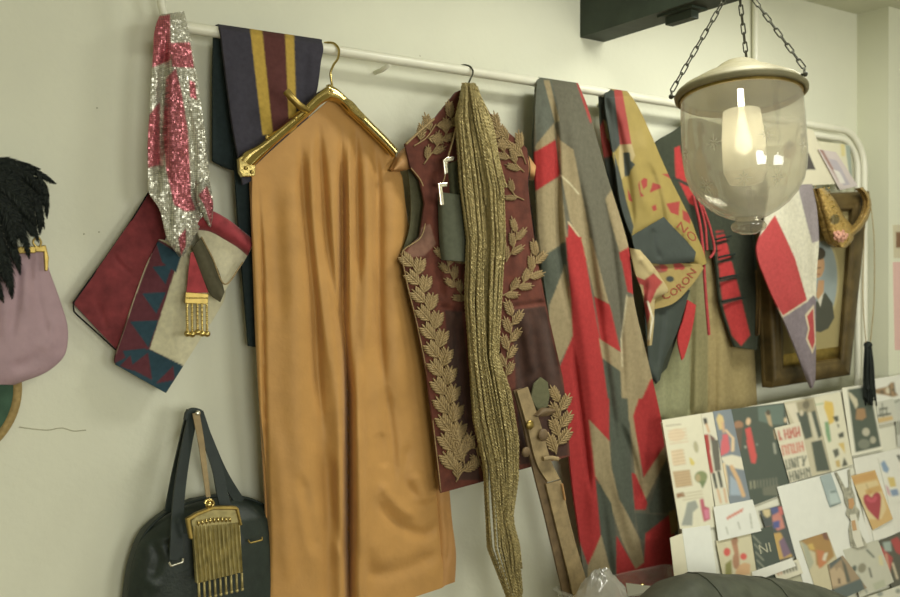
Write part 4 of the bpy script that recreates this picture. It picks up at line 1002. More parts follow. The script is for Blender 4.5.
# navy middle fold
L = [(630, 236), (634, 250), (636, 262)]; R = [(668, 214), (690, 240), (697, 262)]
L = [(632, 236), (634, 246), (640, 258), (660, 264), (694, 262)]; R = [(664, 217), (674, 228), (684, 238), (691, 246), (696, 252)]
sheet('navy_fold', L, R, lambda px, py, U, V: .122+.006*np.sin(math.pi*U)+folds([([(652, 226), (656, 250), (662, 262)], -.005, 3)])(px, py), M['silk'], root, NV, .003, 1.2)
# gold lettered border seen from behind
L = [(636, 250), (650, 254), (672, 262), (700, 264)]; R = [(652, 310), (672, 304), (691, 286), (704, 268)]
bd = [(146, 122, 68), (c12((400, 90), (440, 80), (455, 105), (430, 110)), (120, 60, 50)), (c12((470, 60), (500, 70), (505, 95), (480, 100)), RB), ('ell', (670, 279, 4, 3, 0), NV), ('ell', (681, 267, 4, 3, 20), RB), ('ell', (664, 268, 4, 3, 20), RB), ('ell', (662, 262, 5, 3, 0), (110, 62, 52))]
b_off = lambda px, py, U=None, V=None: .112+0*np.asarray(px, float)
sheet('lettered_border', L, R, b_off, M['silk'], root, bd, .003, 1.2)
text_px('lettering', 'CORON', [(664, 300), (677, 294), (688, 284), (697, 272)], 10.5, .1135, M['cloth'], root, (140, 62, 48), .0012)
text_px('lettering', 'NO', [(676.5, 227), (685, 234), (693, 243)], 10.5, .130, M['cloth'], root, (140, 62, 48), .0012)
for p in root.children:
    if p.name.startswith('lettering'): p['label'] = 'red block lettering on the gold border'
# crumpled lower corner
L = [(630, 248), (633, 262), (636, 275), (641, 288), (644, 300), (648, 330), (648, 346)]; R = [(640, 250), (652, 264), (660, 276), (668, 291), (655, 300), (654, 325), (652, 345)]
sheet('crumpled_corner', L, R, lambda px, py, U, V: .124+.010*np.sin(math.pi*U)+folds([([(648, 276), (642, 310), (648, 340)], -.008, 3), ([(640, 255), (655, 275)], .006, 4)])(px, py), M['silk'], root,
      [BG, (c12((345, 118), (380, 132), (410, 110), (440, 140), (420, 165), (400, 210), (380, 200), (375, 150), (350, 140)), RB), (c12((360, 215), (385, 200), (400, 240), (385, 320), (368, 260)), RB), ('line', (c12((390, 205), (408, 260), (395, 330)), 1.0), (206, 196, 170))], .003, 1.0)
L = [(644, 290), (645, 320), (648, 350), (650, 372), (656, 384)]; R = [(690, 290), (684, 310), (676, 335), (664, 362), (660, 380)]
sheet('navy_tail', L, R, lambda px, py, U, V: .094+.008*np.sin(math.pi*U)+folds([([(664, 300), (660, 340), (656, 375)], -.008, 4)])(px, py), M['silk'], root, (44, 48, 46), .003, 1.5)

# ================================================================== DARK JACKET WITH RED BRAID
DK, RJ = (46, 47, 38), (172, 40, 44)
root = thing('braided_jacket', 'dark military jacket with red chest braid hanging behind the lantern', 'jacket', P(715, 345, .05))
jp = [DK, (c14((280, 225), (297, 218), (312, 290), (340, 365), (355, 420), (330, 410), (300, 345), (284, 320)), RJ), ('line', (c14((276, 325), (300, 335), (335, 352)), 1.6), (40, 42, 38)),
      (c15((318, -30), (345, -30), (362, 40), (385, 125), (405, 205), (432, 315), (402, 352), (372, 318), (345, 232), (335, 165), (326, 60)), RJ),
      ('line', (c15((322, 12), (360, 2)), 1.5), (40, 42, 38)), ('line', (c15((330, 72), (378, 62)), 1.8), (40, 42, 38)), ('line', (c15((330, 136), (392, 122)), 1.8), (40, 42, 38)), ('line', (c15((340, 208), (410, 190)), 1.9), (40, 42, 38)), ('line', (c15((324, -20), (345, -24)), 1.4), (40, 42, 38))]
jf = folds([([(697, 200), (706, 260), (708, 330)], -.008, 5), ([(720, 160), (738, 240), (745, 340)], .008, 9), ([(690, 150), (700, 220)], .006, 7)])
L = [(692, 118), (676, 130), (655, 145), (656, 200), (658, 250)]; R = [(700, 118), (722, 126), (748, 146), (752, 200), (756, 250)]
sheet('body', L, R, lambda px, py, U, V: .062+.014*np.sin(math.pi*U)+jf(px, py), M['cloth'], root, jp, .008, 1.3)
L = [(657, 240), (656, 280), (656, 330), (657, 378)]; R = [(695, 240), (691, 270), (685, 310), (667, 368)]
sheet('front_panel', L, R, lambda px, py, U, V: .066+.012*np.sin(math.pi*U), M['cloth'], root, jp, .008, 1.3)
L = [(713, 240), (717, 270), (721, 305), (735, 347)]; R = [(756, 240), (758, 270), (760, 310), (757, 350)]
sheet('front_panel', L, R, lambda px, py, U, V: .068+.012*np.sin(math.pi*U), M['cloth'], root, jp, .008, 1.3)
L = [(748, 190), (753, 240), (757, 290), (757, 336)]; R = [(756, 190), (762, 240), (764, 290), (760, 334)]
sheet('sleeve', L, R, lambda px, py, U, V: .070+.02*np.sin(math.pi*U), M['cloth'], root, [(56, 60, 50), ([(757, 270), (770, 270), (770, 340), (757, 340)], (112, 84, 48))], .01, 1.3)
for k, (pts, w) in enumerate([([(693, 195), (700, 225), (703, 252), (705, 285), (709, 335)], .0048), ([(697, 195), (705, 225), (707, 250)], .004), ([(702, 205), (711, 232), (714, 252), (710, 258)], .0042)]):
    ptube('red_cord', pts, [.090]*len(pts), w, M['redcord'], root, 40)
L = [(688, 300), (684, 318), (678, 340), (682, 360)]; R = [(696, 305), (694, 320), (689, 342), (684, 358)]
sheet('red_tab', L, R, .092, M['cloth'], root, RJ, .004, 1.2)
for y, x0, x1 in [(238, 716, 731), (256, 719, 735), (277, 720, 738), (300, 722, 743), (170, 712, 722), (200, 714, 726)]:
    ptube('frog_toggle', [(x0, y+1.5), ((x0+x1)/2, y-.5), (x1, y-2)], .088, .0032, M['strap'], root)
ptube('hanger_hook', [(700, 120), (702, 114), (705, 108), (702, 104), (697, 106)], [.07, .075, .08, .07, .055], .0022, M['chain'], root, 24)

# gathered skirt below it
root = thing('gathered_skirt', 'olive and tan gathered skirt hanging below the red braided dark jacket', 'skirt', P(706, 418, .03))
sp = [(152, 132, 88), ([(650, 225), (690, 225), (690, 425), (650, 425)], (142, 140, 104)), ([(690, 225), (708, 225), (708, 425), (690, 425)], (134, 124, 86))]
sf = folds([([(692, 270), (691, 340), (688, 425)], -.016, 3.5), ([(707, 270), (708, 340), (706, 425)], -.014, 3), ([(714, 290), (715, 350), (714, 425)], -.010, 3), ([(676, 330), (672, 425)], -.008, 4), ([(732, 330), (735, 425)], -.007, 5), ([(698, 290), (697, 425)], .009, 4), ([(722, 300), (724, 425)], .010, 6), ([(664, 340), (664, 425)], .008, 5), ([(745, 330), (748, 425)], .008, 5)], .12)
L = [(662, 235), (656, 300), (653, 360), (655, 400), (657, 430)]; R = [(742, 235), (750, 300), (755, 360), (757, 400), (758, 428)]
sheet('skirt_panel', L, R, lambda px, py, U, V: .034+.008*np.sin(math.pi*U)+sf(px, py)*(.3+.7*V), M['cloth'], root, sp, .006, 1.4)

# ================================================================== FRAMED PORTRAIT
root = thing('portrait_frame', 'dark gilt framed oval portrait of a man hanging beside the chimney breast', 'picture', P(810, 389, .03))
TL, TR, BRp, BLp = (763, 196), (869, 191), (850, 375), (771, 388)
offT, offB = .135, .095
def fo_(px, py): return np.interp(py, [190, 385], [offT, offB])
def quadpt(u, v):
    t = np.array(TL)*(1-u)+np.array(TR)*u; b = np.array(BLp)*(1-u)+np.array(BRp)*u; return tuple(t*(1-v)+b*v)
def frame_side(q):
    L = [q[0], q[1]]; R = [q[3], q[2]]
    sheet('frame_side', L, R, lambda px, py, U, V: fo_(px, py)+.018*np.sin(math.pi*U)**.8+.006*np.exp(-((U-.85)/.08)**2), M['frame_wood'], root, (84, 66, 40), .035, 1.6, smooth=False)
bw, bh = .165, .105
frame_side([quadpt(0, 0), quadpt(0, 1), quadpt(bw, 1-bh), quadpt(bw, bh)])
frame_side([quadpt(1, 1), quadpt(1, 0), quadpt(1-bw, bh), quadpt(1-bw, 1-bh)])
frame_side([quadpt(1, 0), quadpt(0, 0), quadpt(bw, bh), quadpt(1-bw, bh)])
frame_side([quadpt(0, 1), quadpt(1, 1), quadpt(1-bw, 1-bh), quadpt(bw, 1-bh)])
i0, i1 = bw-.01, 1-bw+.01
L = [quadpt(i0, bh-.02), quadpt(i0, 1-bh+.02)]; R = [quadpt(i1, bh-.02), quadpt(i1, 1-bh+.02)]
cx_, cy_ = 820, 284
pic = [(150, 134, 88), (c18((150, 462), (350, 430), (420, 470), (420, 520), (150, 560)), (122, 102, 58)), ('ell', (cx_, cy_, 19, 46, 4), (172, 158, 112)), ('ell', (cx_, cy_, 17, 43, 4), (140, 150, 150)),
       (c18((240, 330), (262, 250), (290, 225), (318, 195), (345, 235), (352, 290), (330, 330), (300, 345)), (62, 60, 52)), (c18((292, 150), (314, 150), (312, 195), (296, 230), (284, 210)), (182, 136, 96)),
       ('ell', (818.5, 266, 6.0, 12, 4), (186, 140, 100)), ('ell', (818.5, 253.5, 7.0, 6.5, 0), (58, 48, 38)), (c18((268, 66), (276, 66), (277, 110), (270, 100)), (58, 48, 38)), ('line', (c18((286, 105), (300, 103)), .6), (90, 66, 48)), ('line', (c18((283, 128), (298, 128)), .6), (140, 84, 66)), (c18((290, 225), (312, 195), (300, 250)), (206, 200, 182))]
sheet('picture', L, R, lambda px, py, U, V: fo_(px, py)-.004, M['paper'], root, pic, .004, .9, smooth=False)
A0, A1 = quadpt(bw, 1-bh), quadpt(1-bw, 1-bh)
sheet('gilt_slip', [quadpt(bw, 1-bh-.06), quadpt(bw, 1-bh)], [quadpt(1-bw, 1-bh-.06), quadpt(1-bw, 1-bh)], lambda px, py, U, V: fo_(px, py)+.004*np.sin(math.pi*V), M['old_brass'], root, (150, 120, 70), .004, 1.5, smooth=False)
mb = MB(); pq = P(820, 186, .0); mb.tube([P(*quadpt(.45, .02), .10), (P(*quadpt(.5, .02), .10)+P(*quadpt(.55, .02), .1))/2+np.array([0, .07, .05]), P(*quadpt(.57, .02), .10)], .0012, 6); mb.obj('hanging_wire', M['chain'], root)

# ================================================================== PENNANT
root = thing('felt_pennant', 'red, white and purple felt pennant pointing down in front of the framed portrait', 'pennant', P(813, 387, .16))
pn = [(206, 200, 178), ([(740, 262), (757, 240), (775, 215), (785, 236), (795, 258), (807, 300), (784, 317), (766, 290)], (176, 56, 60)),
      (c18((160, 288), (252, 226), (275, 206), (310, 260), (290, 600), (230, 600)), (122, 108, 116)), ([(797, 180), (822, 180), (822, 240), (812, 243), (806, 220), (800, 196)], (140, 128, 132)),
      ('line', (c18((163, 284), (252, 226)), .8), (206, 196, 168)), (c18((242, 280), (276, 240), (284, 385), (270, 425), (246, 370), (254, 330)), (206, 190, 160)), (c18((250, 285), (273, 255), (279, 380), (270, 408), (252, 365), (260, 330)), (176, 62, 66))]
L = [(770, 186), (764, 225), (757, 250), (768, 285), (783, 318), (797, 352), (807, 378), (811, 388)]; R = [(812, 184), (817, 210), (819, 240), (817, 270), (816, 300), (816, 340), (815.5, 378), (813, 388)]
sheet('front', L, R, lambda px, py, U, V: .178+.01*np.sin(math.pi*U)+folds([([(786, 190), (800, 250), (808, 320)], -.008, 5), ([(806, 190), (813, 240), (814, 300)], -.006, 4), ([(775, 200), (784, 260), (796, 320)], .006, 7)])(px, py), M['cloth'], root, pn, .005, 1.1)
ptube('hanging_cord', [(785, 187), (792, 160), (798, 128)], [.18, .14, .085], .0015, M['tan_trim'], root)

# gold sequinned slipper-like ornament over the frame corner
root = thing('sequin_ornament', 'gold sequinned ornament with a pink rose looped over the top corner of the frame', 'ornament', P(841, 250, .14))
L = c19((72, 268), (88, 350), (110, 420), (130, 480), (150, 520), (176, 535)); R = c19((110, 266), (160, 320), (205, 400), (240, 445), (245, 500), (215, 540))
sheet('pointed_body', L, R, lambda px, py, U, V: .172+.03*np.sin(math.pi*U)**.7, M['gold_sequin'], root, [(204, 164, 86), ('ell', c19((160, 410))[0]+(5, 5, 0), (110, 92, 52))], .02, 1.0)
L = c19((262, 268), (290, 290), (302, 330), (292, 380), (262, 430), (225, 460)); R = c19((290, 262), (318, 300), (328, 340), (318, 395), (285, 450), (240, 490))
sheet('strap', L, R, lambda px, py, U, V: .172+.015*np.sin(math.pi*U), M['gold_sequin'], root, (200, 160, 86), .012, 1.0)
mb = MB(); qx, qy = c19((185, 488))[0]
for k in range(14):
    a = k*2.4; rr_q = .5+1.0*k**.5*1.6
    mb.ball(P(qx+rr_q*math.cos(a), qy+rr_q*math.sin(a)*.9, .212-.0012*k), .009, 8, 6, (1, .5, .8))
mb.obj('rose', M['rose'], root)
mb = MB(); r = random.Random(5)
for k in range(60):
    t = r.random(); a, b_ = (np.array(c19((90, 270))[0]), np.array(c19((190, 520))[0])); q = a*(1-t)+b_*t+np.array([r.uniform(-5, 9), r.uniform(-4, 4)])
    mb.ball(P(q[0], q[1], .200), .0026, 6, 4)
mb.obj('beads', M['old_brass'], root)

# cards tucked behind the frame
def card(name, q, off, label, cat, paint, group=None, res=1.0, thick=.0015):
    o = sheet(name, [q[0], q[3]], [q[1], q[2]], off, M['paper'], None, paint, thick, res, smooth=False)
    return tag(o, label, cat, group)
card('postcard', [(806, 128), (813, 130), (836, 184), (798, 186)], .086, 'cream card with a dark photo corner standing behind the lantern on the frame top', 'card', [(220, 212, 184), (c19((28, 100), (40, 105), (72, 182), (20, 182)), (74, 66, 66))], 'cards tucked behind the portrait frame')
card('postcard', [(818, 149), (836, 152), (858, 186), (840, 190)], .092, 'pale pink printed card propped on top of the portrait frame', 'card', [(204, 190, 186), (c19((90, 90), (105, 92), (190, 240), (180, 240)), (150, 110, 105)), (c19((130, 130), (170, 140), (230, 250), (200, 255)), (178, 168, 176)), (c19((150, 180), (180, 190), (210, 245), (185, 245)), (222, 216, 206))], 'cards tucked behind the portrait frame')
card('postcard', [(818, 141), (850, 145), (853, 188), (836, 190)], .080, 'cream card with blue and yellow edge standing nearest the bent pipes', 'card', [(218, 212, 182), (c19((185, 60), (205, 62), (208, 120), (190, 120)), (214, 200, 140)), (c19((208, 64), (240, 78), (246, 250), (225, 200)), (150, 160, 148))], 'cards tucked behind the portrait frame')
card('postcard', [(764, 128), (800, 122), (803, 186), (768, 190)], .082, 'cream sheet with a small brown picture seen through the lantern glass', 'card', [(216, 208, 176), ('ell', (790, 150, 7, 9, 0), (150, 116, 92)), ('ell', (789, 146, 4, 4, 0), (90, 70, 58)), ([(770, 176), (800, 170), (800, 176), (771, 181)], (196, 186, 150))], 'cards tucked behind the portrait frame')

# dark tassel and cords
root = thing('cord_tassel', 'dark tassel hanging on two thin gold cords in front of the cream pipes', 'tassel', P(868, 405, .17))
ptube('cord', [(866, 192), (864, 240), (863, 300), (866, 345)], [.10, .14, .16, .16], .0014, M['tan_trim'], root)
ptube('cord', [(869, 192), (874, 240), (874, 300), (870, 345)], [.10, .14, .16, .16], .0014, M['tan_trim'], root)
mb = MB(); r = random.Random(9)
for k in range(46):
    a = r.uniform(0, 6.28); q = r.random()**.5
    x0, x1 = 868+3*q*math.cos(a), 869+6.0*q*math.cos(a+.2); d = .012*q*math.sin(a)
    pts = [(x0, 344, .162+d*.5), (x0+(x1-x0)*.6, 362, .165+d), (x1, 385+r.uniform(-8, 5), .166+d), (x1+1+r.uniform(-1, 1), 396+r.uniform(-8, 10), .172+d)]
    c = curve(np.array(pts)*np.array([1, 1, 1000.]), 14); mb.tube(P(c[:, 0], c[:, 1], c[:, 2]/1000), .0022, 5)
o = mb.obj('tassel_threads', M['feather'], root); o['kind'] = 'stuff'
mb = MB(); mb.ball(P(868, 345, .162), .014, 14, 8, (1, 1, .9)); mb.obj('tassel_head', M['feather'], root)

# pink note and brown print on the chimney breast front
card('note', [(893, 262), (920, 262), (922, 350), (895, 350)], BR+.001, 'pink paper note stuck on the front of the chimney breast', 'note', (218, 176, 168), thick=.001)
card('postcard', [(893, 225), (930, 224), (930, 258), (894, 258)], BR+.001, 'small brown print stuck above the pink paper note', 'card', [(200, 190, 160), ([(896, 232), (906, 232), (906, 247), (896, 248)], (120, 84, 60))], thick=.001)

# ================================================================== TABLE AND LEANING BOARD
KB = .25; Z0B = 1.45; OFB = .138
def board_off(px, py):
    px = np.asarray(px, float); py = np.asarray(py, float)
    u = (px-CX)/F; v = (CY-py)/F; dy = SA-u*CA
    return (OFB+KB*(Z0B-CAM[2]-v*(-CAM[1])/dy))/(1-KB*v/dy)
def bo(b): return lambda px, py, U=None, V=None: board_off(px, py)+b
xl, xr = float(P(640, 600, .3)[0]), 3.0
root = thing('work_table', 'wooden table along the wall below the pinned papers, mostly out of frame', 'table', ((xl+xr)/2, -.55, 0))
tx0, tx1 = float(P(575, 600, .4)[0]), 2.9
mb = MB(); mb.box((tx0, -.95, TABLE_Z-.035), (tx1, -.155, TABLE_Z)); mb.obj('tabletop', M['table'], root, smooth=False)
for x in (tx0+.05, tx1-.1):
    for y in (-.9, -.24): mb = MB(); mb.box((x, y, 0), (x+.05, y+.05, TABLE_Z-.035)); mb.obj('leg', M['table'], root, smooth=False)
# white board leaning on the table against the chimney breast
def board_pt(x, z, b): return (x, -(OFB+KB*(Z0B-z)+b), z)
xb0 = float(P(664, 424, board_off(664, 424))[0]); xb1 = 2.35
def topz(x):
    za = float(P(664, 423, board_off(664, 423))[2]); zb = float(P(900, 380, board_off(900, 380))[2]); xaa = xb0; xbb = float(P(900, 380, board_off(900, 380))[0])
    return min(1.47, za+(zb-za)*(x-xaa)/(xbb-xaa))
V = []
for b in (-.004, -.012):
    for x, z in ((xb0, TABLE_Z), (xb1, TABLE_Z), (xb1, topz(xb1)), (xb0, topz(xb0))): V.append(board_pt(x, z, b))
tag(mk('display_board', V, [(0, 1, 2, 3), (7, 6, 5, 4), (0, 4, 5, 1), (1, 5, 6, 2), (2, 6, 7, 3), (3, 7, 4, 0)], M['paperwhite'], smooth=False), 'white board leaning on the table against the wall, covered with pinned magazine pages', 'board')

G_ = 'magazine pages and cards pinned on the leaning board'
def page(name, q, b, label, cat, paint, res=.8, group=G_):
    BLUR[0] = .85; FADE[0] = .07
    o = sheet(name, [q[0], q[3]], [q[1], q[2]], bo(b), M['paper'], None, paint, .0008, res, smooth=False)
    BLUR[0] = 0
    return tag(o, label, cat, group)
WH, CRE, DKP, SK, LIN = (222, 220, 208), (216, 210, 184), (56, 64, 60), (204, 160, 122), (150, 136, 116)
a1 = conv(655, 395, .0922); a2 = conv(720, 395, .0922); a3 = conv(720, 440, .0922); a4 = conv(655, 440, .0922); a5 = conv(655, 485, .0922); a6 = conv(720, 490, .151)
a7 = conv(775, 390, .134); a8 = conv(835, 370, .1005); b1 = conv(840, 430, .1005); b2 = conv(770, 460, .1172); b3 = conv(830, 470, .1173); b4 = conv(770, 520, .1289); b5 = conv(830, 530, .1122)
def lines(x0, y0, x1, y1, n, w, c, dx=2.2, gap=3.0, th=.45):
    """rows of type too small to read"""
    return [('line', ([(x0+dx*k*.25, y0+gap*k), (x1+dx*k*.25, y1+gap*k)], th), c) for k in range(n)]
pg = [CRE]+[('line', (a1((120, 335), (280, 318)), .5), LIN), ('ell', (676.5, 435, 8.5, 6.5, -8), (218, 196, 164)), (a4((170, 115), (300, 95), (335, 250), (195, 275)), (216, 192, 158)), (a4((190, 340), (375, 320), (405, 495), (225, 520)), (190, 160, 122)),
      (a4((370, 190), (395, 195), (435, 250), (415, 280), (385, 265)), (208, 186, 96)), ('ell', (696, 447, 2.4, 6, -10), (168, 160, 128)), ('ell', (701, 477, 6.5, 6, -20), (120, 128, 84)), ('ell', (698, 478, 2.5, 4, 0), (170, 150, 110)), (a4((480, 450), (560, 440), (515, 530)), (96, 112, 72)),
      (a5((230, 95), (310, 75), (325, 120), (240, 145)), (140, 96, 66)), (a5((350, 190), (440, 165), (470, 240), (410, 300), (405, 440), (285, 440), (320, 330)), (142, 144, 136)), (a5((485, 155), (525, 145), (540, 230), (590, 250), (600, 370), (530, 400), (500, 260)), (176, 74, 96)), (a5((530, 270), (580, 260), (590, 360), (545, 370)), (204, 110, 140))]
pg += lines(668, 431, 686, 428.5, 5, 1, (206, 178, 146), 2, 3.2, .5)+lines(672, 452, 684, 450, 5, 1, (186, 160, 128), 2, 3.4, .45)+lines(674, 473, 690, 470.6, 6, 1, (160, 130, 98), 2, 2.8, .45)+lines(682, 494, 702, 491, 3, 1, (176, 160, 130), 2, 3)
page('magazine_page', [(662, 420), (702, 413.5), (717, 527), (680, 529)], .001, 'cream catalogue page of small text and pictures, leftmost on the board', 'page', pg)
pg = [(214, 208, 186), (a1((520, 250), (560, 250), (570, 310), (535, 320)), (44, 40, 40)), ('line', (a1((560, 320), (585, 400)), 1.1), SK), (a1((525, 430), (580, 425), (600, 600), (540, 600)), RD), (a1((590, 420), (650, 470), (668, 600), (625, 600)), (96, 60, 60)),
      (a4((515, 0), (575, 0), (635, 350), (600, 365)), RD), (a4((605, 0), (690, 0), (715, 330), (650, 340), (625, 160)), (84, 78, 72)), (a4((615, 360), (650, 355), (680, 520), (655, 530)), (50, 50, 48)), (a4((670, 340), (705, 340), (740, 510), (712, 520)), (50, 50, 48)), ('line', (a5((680, 50), (715, 190)), 1.0), SK), ('line', (a5((750, 40), (775, 185)), 1.0), SK)]
page('magazine_page', [(701, 414), (714, 411.5), (732, 503), (716, 510)], .0025, 'narrow fashion page with a woman in a long red coat and black trousers', 'page', pg)
pg = [(112, 120, 132), (a1((690, 200), (735, 230), (750, 290), (740, 370), (700, 380), (665, 260)), (212, 184, 124)), ('line', (a1((735, 300), (745, 400)), 1.2), SK), (a1((730, 430), (790, 420), (815, 600), (740, 600)), (204, 84, 98)), ('line', (a1((775, 390), (850, 470), (850, 600)), 1.0), (222, 190, 150)),
      (a2((30, 430), (80, 430), (95, 600), (20, 600)), (204, 84, 98)), ('line', (a2((65, 380), (140, 470), (135, 600)), 1.0), (222, 190, 150)), (a3((15, 0), (90, 0), (95, 130), (0, 180)), (204, 84, 98)), (a3((0, 190), (130, 160), (250, 190), (290, 330), (180, 310), (60, 265)), (220, 212, 188)), ('line', (a3((35, 270), (60, 420), (70, 600)), 2.2), (220, 196, 156)), ('line', (a3((125, 290), (200, 440), (255, 600)), 2.0), (206, 164, 120)), (a3((110, 380), (180, 450), (230, 600), (110, 600)), (150, 164, 180)), ('line', (a3((135, 0), (130, 120)), .9), (222, 190, 150))]
page('magazine_page', [(713, 411.5), (731, 409), (751, 503), (731, 509)], .004, 'fashion page of a blonde woman in pink top and white skirt', 'page', pg)
pg = [DKP, (a2((410, 130), (690, 100), (690, 320), (560, 320), (420, 280)), (84, 100, 94)), ('ell', (748.3, 421.5, 2.4, 3.8, 8), (214, 178, 140)), (a2((272, 370), (330, 345), (385, 600), (318, 600)), (200, 62, 66)), (a3((285, 0), (345, 0), (400, 170), (385, 255), (340, 250)), (200, 62, 66)), ('ell', (738.5, 425, 4.8, 4.2, 0), (150, 104, 78)), (a2((160, 360), (245, 350), (230, 600), (170, 600)), (84, 66, 58)),
      (a2((490, 190), (540, 180), (570, 350), (530, 320)), (176, 150, 116)), ('ell', (768.2, 412.5, 2.2, 2.8, 0), (66, 52, 44)), ('ell', (785.5, 420, 1.6, 2.6, 0), (212, 184, 148)), ('line', (a3((585, 40), (600, 140)), 1.2), (150, 150, 136)), ('line', (a2((590, 380), (605, 470)), 1.0), (176, 150, 116)), ('ell', (745.5, 447, 1.2, 1.4, 0), (160, 160, 146)), ('ell', (757, 444.5, 1.0, 1.4, 0), (120, 128, 120)),
      (a3((460, 520), (640, 480), (650, 600), (470, 600)), (96, 96, 84))]
for k in range(9):
    x = 331+k*34+(6 if k else 0); pg.append(('line', (a3((x, 450-k*5), (x+6, 525-k*5)), .75), (150, 146, 122) if k < 2 else (104, 104, 92)))
page('magazine_page', [(728, 409.5), (784, 403), (798, 488), (747, 508)], .0015, 'dark magazine spread with a model in a long red dress', 'page', pg)
pg = [(214, 206, 182)]; rw = random.Random(11)
for row, (col, yy) in enumerate([((178, 72, 66), 431), ((196, 104, 92), 446), ((84, 86, 78), 460), ((84, 86, 78), 472)]):
    for k in range(4):
        x0 = 778.5+row*3.6+k*5.6; y0 = yy-k*1.25; h = 9.2
        pg.append(('line', ([(x0, y0), (x0+1.5, y0+h)], .75), col))
        pg.append(('line', ([(x0+.3, y0+(.3, h/2, h)[rw.randrange(3)]), (x0+3.6, y0-.6+(.3, h/2, h)[rw.randrange(3)])], .7), col))
        if rw.random() < .7: pg.append(('line', ([(x0+3.2, y0-.5), (x0+4.6, y0+h-.8)], .75), col))
page('text_card', [(774.5, 428), (800, 422), (812, 476), (790, 483)], .006, 'pale card with two rows of red lettering over two rows of black lettering', 'card', pg, .6)
pg = [(190, 180, 152), (a7((75, 110), (150, 95), (200, 250), (150, 260)), (212, 202, 178)), (a7((160, 90), (285, 65), (310, 170), (250, 200), (180, 190)), (150, 138, 112)), (a7((160, 170), (240, 160), (280, 350), (225, 370)), (58, 64, 60)), (a7((260, 170), (300, 150), (350, 340), (320, 370)), (58, 64, 60)), (a7((245, 170), (270, 165), (335, 400), (315, 425)), (198, 190, 166)), (a7((270, 390), (350, 370), (410, 600), (310, 610)), (58, 64, 60)), ('ell', (806, 405, 3.4, 4, 0), (100, 90, 74)), ('ell', (801.5, 413, 2, 3, 0), (196, 184, 158)), ('line', (a7((230, 60), (240, 190)), .5), (110, 100, 80))]
page('magazine_page', [(784, 402.5), (816, 397), (832, 471), (806, 478)], .003, 'grey and cream fashion page with two dark suited figures', 'page', pg)
pg = [CRE, (a7((370, 80), (430, 90), (440, 140), (440, 240), (405, 260), (390, 200), (365, 130)), (214, 178, 84)), (a7((370, 240), (400, 235), (420, 380), (400, 395), (380, 330)), (110, 146, 108)), (a7((430, 200), (470, 190), (475, 230), (455, 240)), (60, 60, 54)), (a7((460, 250), (480, 260), (475, 290)), (60, 60, 54)), (a7((470, 330), (510, 310), (515, 350), (480, 360)), (60, 60, 54)), (a7((470, 400), (515, 390), (525, 480), (500, 440)), (206, 176, 100)), (a7((430, 450), (470, 435), (480, 480), (450, 510)), (72, 72, 66)), (a7((515, 500), (545, 560), (500, 575)), (60, 60, 54)), (a7((450, 530), (480, 520), (490, 575), (460, 575)), (190, 160, 96)), ('line', (a7((300, 110), (360, 100)), .6), (150, 170, 130))]
page('collage_sheet', [(814, 397.5), (840, 392), (853, 464), (832, 472)], .0045, 'cream sheet with yellow, green and black pasted cut-outs', 'page', pg)
pg = [(226, 222, 202), ([(847.5, 389.5), (869.5, 386), (881, 446.5), (855.5, 452.5)], (58, 66, 60)), (a8((130, 215), (160, 230), (220, 290), (230, 350), (205, 390), (185, 340), (150, 280)), (196, 186, 158)), (a8((215, 385), (295, 380), (310, 470), (270, 500), (205, 490)), (150, 110, 74)), ('ell', (866, 432, 3.8, 4.2, 0), (176, 170, 150)), ('ell', (873, 440, 3, 3.6, 0), (166, 160, 140)), ('ell', (864, 444, 6, 5, 0), (110, 112, 100)), (a8((280, 200), (340, 190), (360, 280), (300, 300)), (78, 86, 78))]
page('framed_print', [(842, 388), (871, 383.5), (883, 449), (852, 456)], .008, 'dark print of a feather and flowers with a wide white border', 'print', pg)
pg = [WH, (a8((390, 195), (450, 180), (520, 165), (555, 125), (590, 120), (600, 215), (630, 250), (580, 270), (500, 250), (400, 235)), (150, 116, 84)), ('ell', (882, 392, 1.6, 2.2, 0), (80, 66, 52)), ('ell', (888, 390.5, 2.4, 3.2, 0), (208, 196, 170)), ('line', (a8((540, 150), (555, 260)), .6), (74, 58, 44)), ('line', (a8((585, 140), (600, 240)), .6), (74, 58, 44)), ('line', (a8((400, 210), (500, 230)), .5), (92, 70, 52)), ('ell', (893, 390, 1, 1.2, 0), (50, 44, 38))]
page('postcard', [(874, 379), (915, 372), (919, 396), (877, 402)], .004, 'white card with a brown striped cat drawing, top right of the board', 'card', pg)
pg = [(196, 194, 180), ('line', (a8((470, 330), (480, 470)), .5), (56, 58, 52)), ('line', (a8((445, 390), (520, 378)), .8), (56, 58, 52)), ('line', (a8((450, 400), (455, 460)), .5), (56, 58, 52)), ('line', (a8((510, 385), (515, 450)), .5), (56, 58, 52)), ('line', (a8((430, 455), (550, 435)), .9), (56, 58, 52)), (a8((415, 480), (570, 455), (580, 495), (430, 530)), (200, 166, 110))]
page('postcard', [(875, 402.5), (893, 398.5), (898, 421), (879, 425)], .006, 'small grey card with a dark sailing ship on a tan base', 'card', pg)
pg = [(190, 190, 178), ('ell', (898, 428, 5, 7, 0), (150, 150, 138)), ('line', (a8((600, 320), (640, 300)), .8), (120, 120, 108))]
page('postcard', [(893, 396), (920, 391), (928, 440), (898, 447)], .0025, 'plain grey print cut by the right edge, beside the ship card', 'card', pg)
page('paper_sheet', [(853, 458), (920, 444), (944, 545), (872, 560)], .0012, 'large white sheet behind the red heart card', 'page', [WH, (b1((560, 250), (600, 245), (600, 330)), (60, 62, 56))])
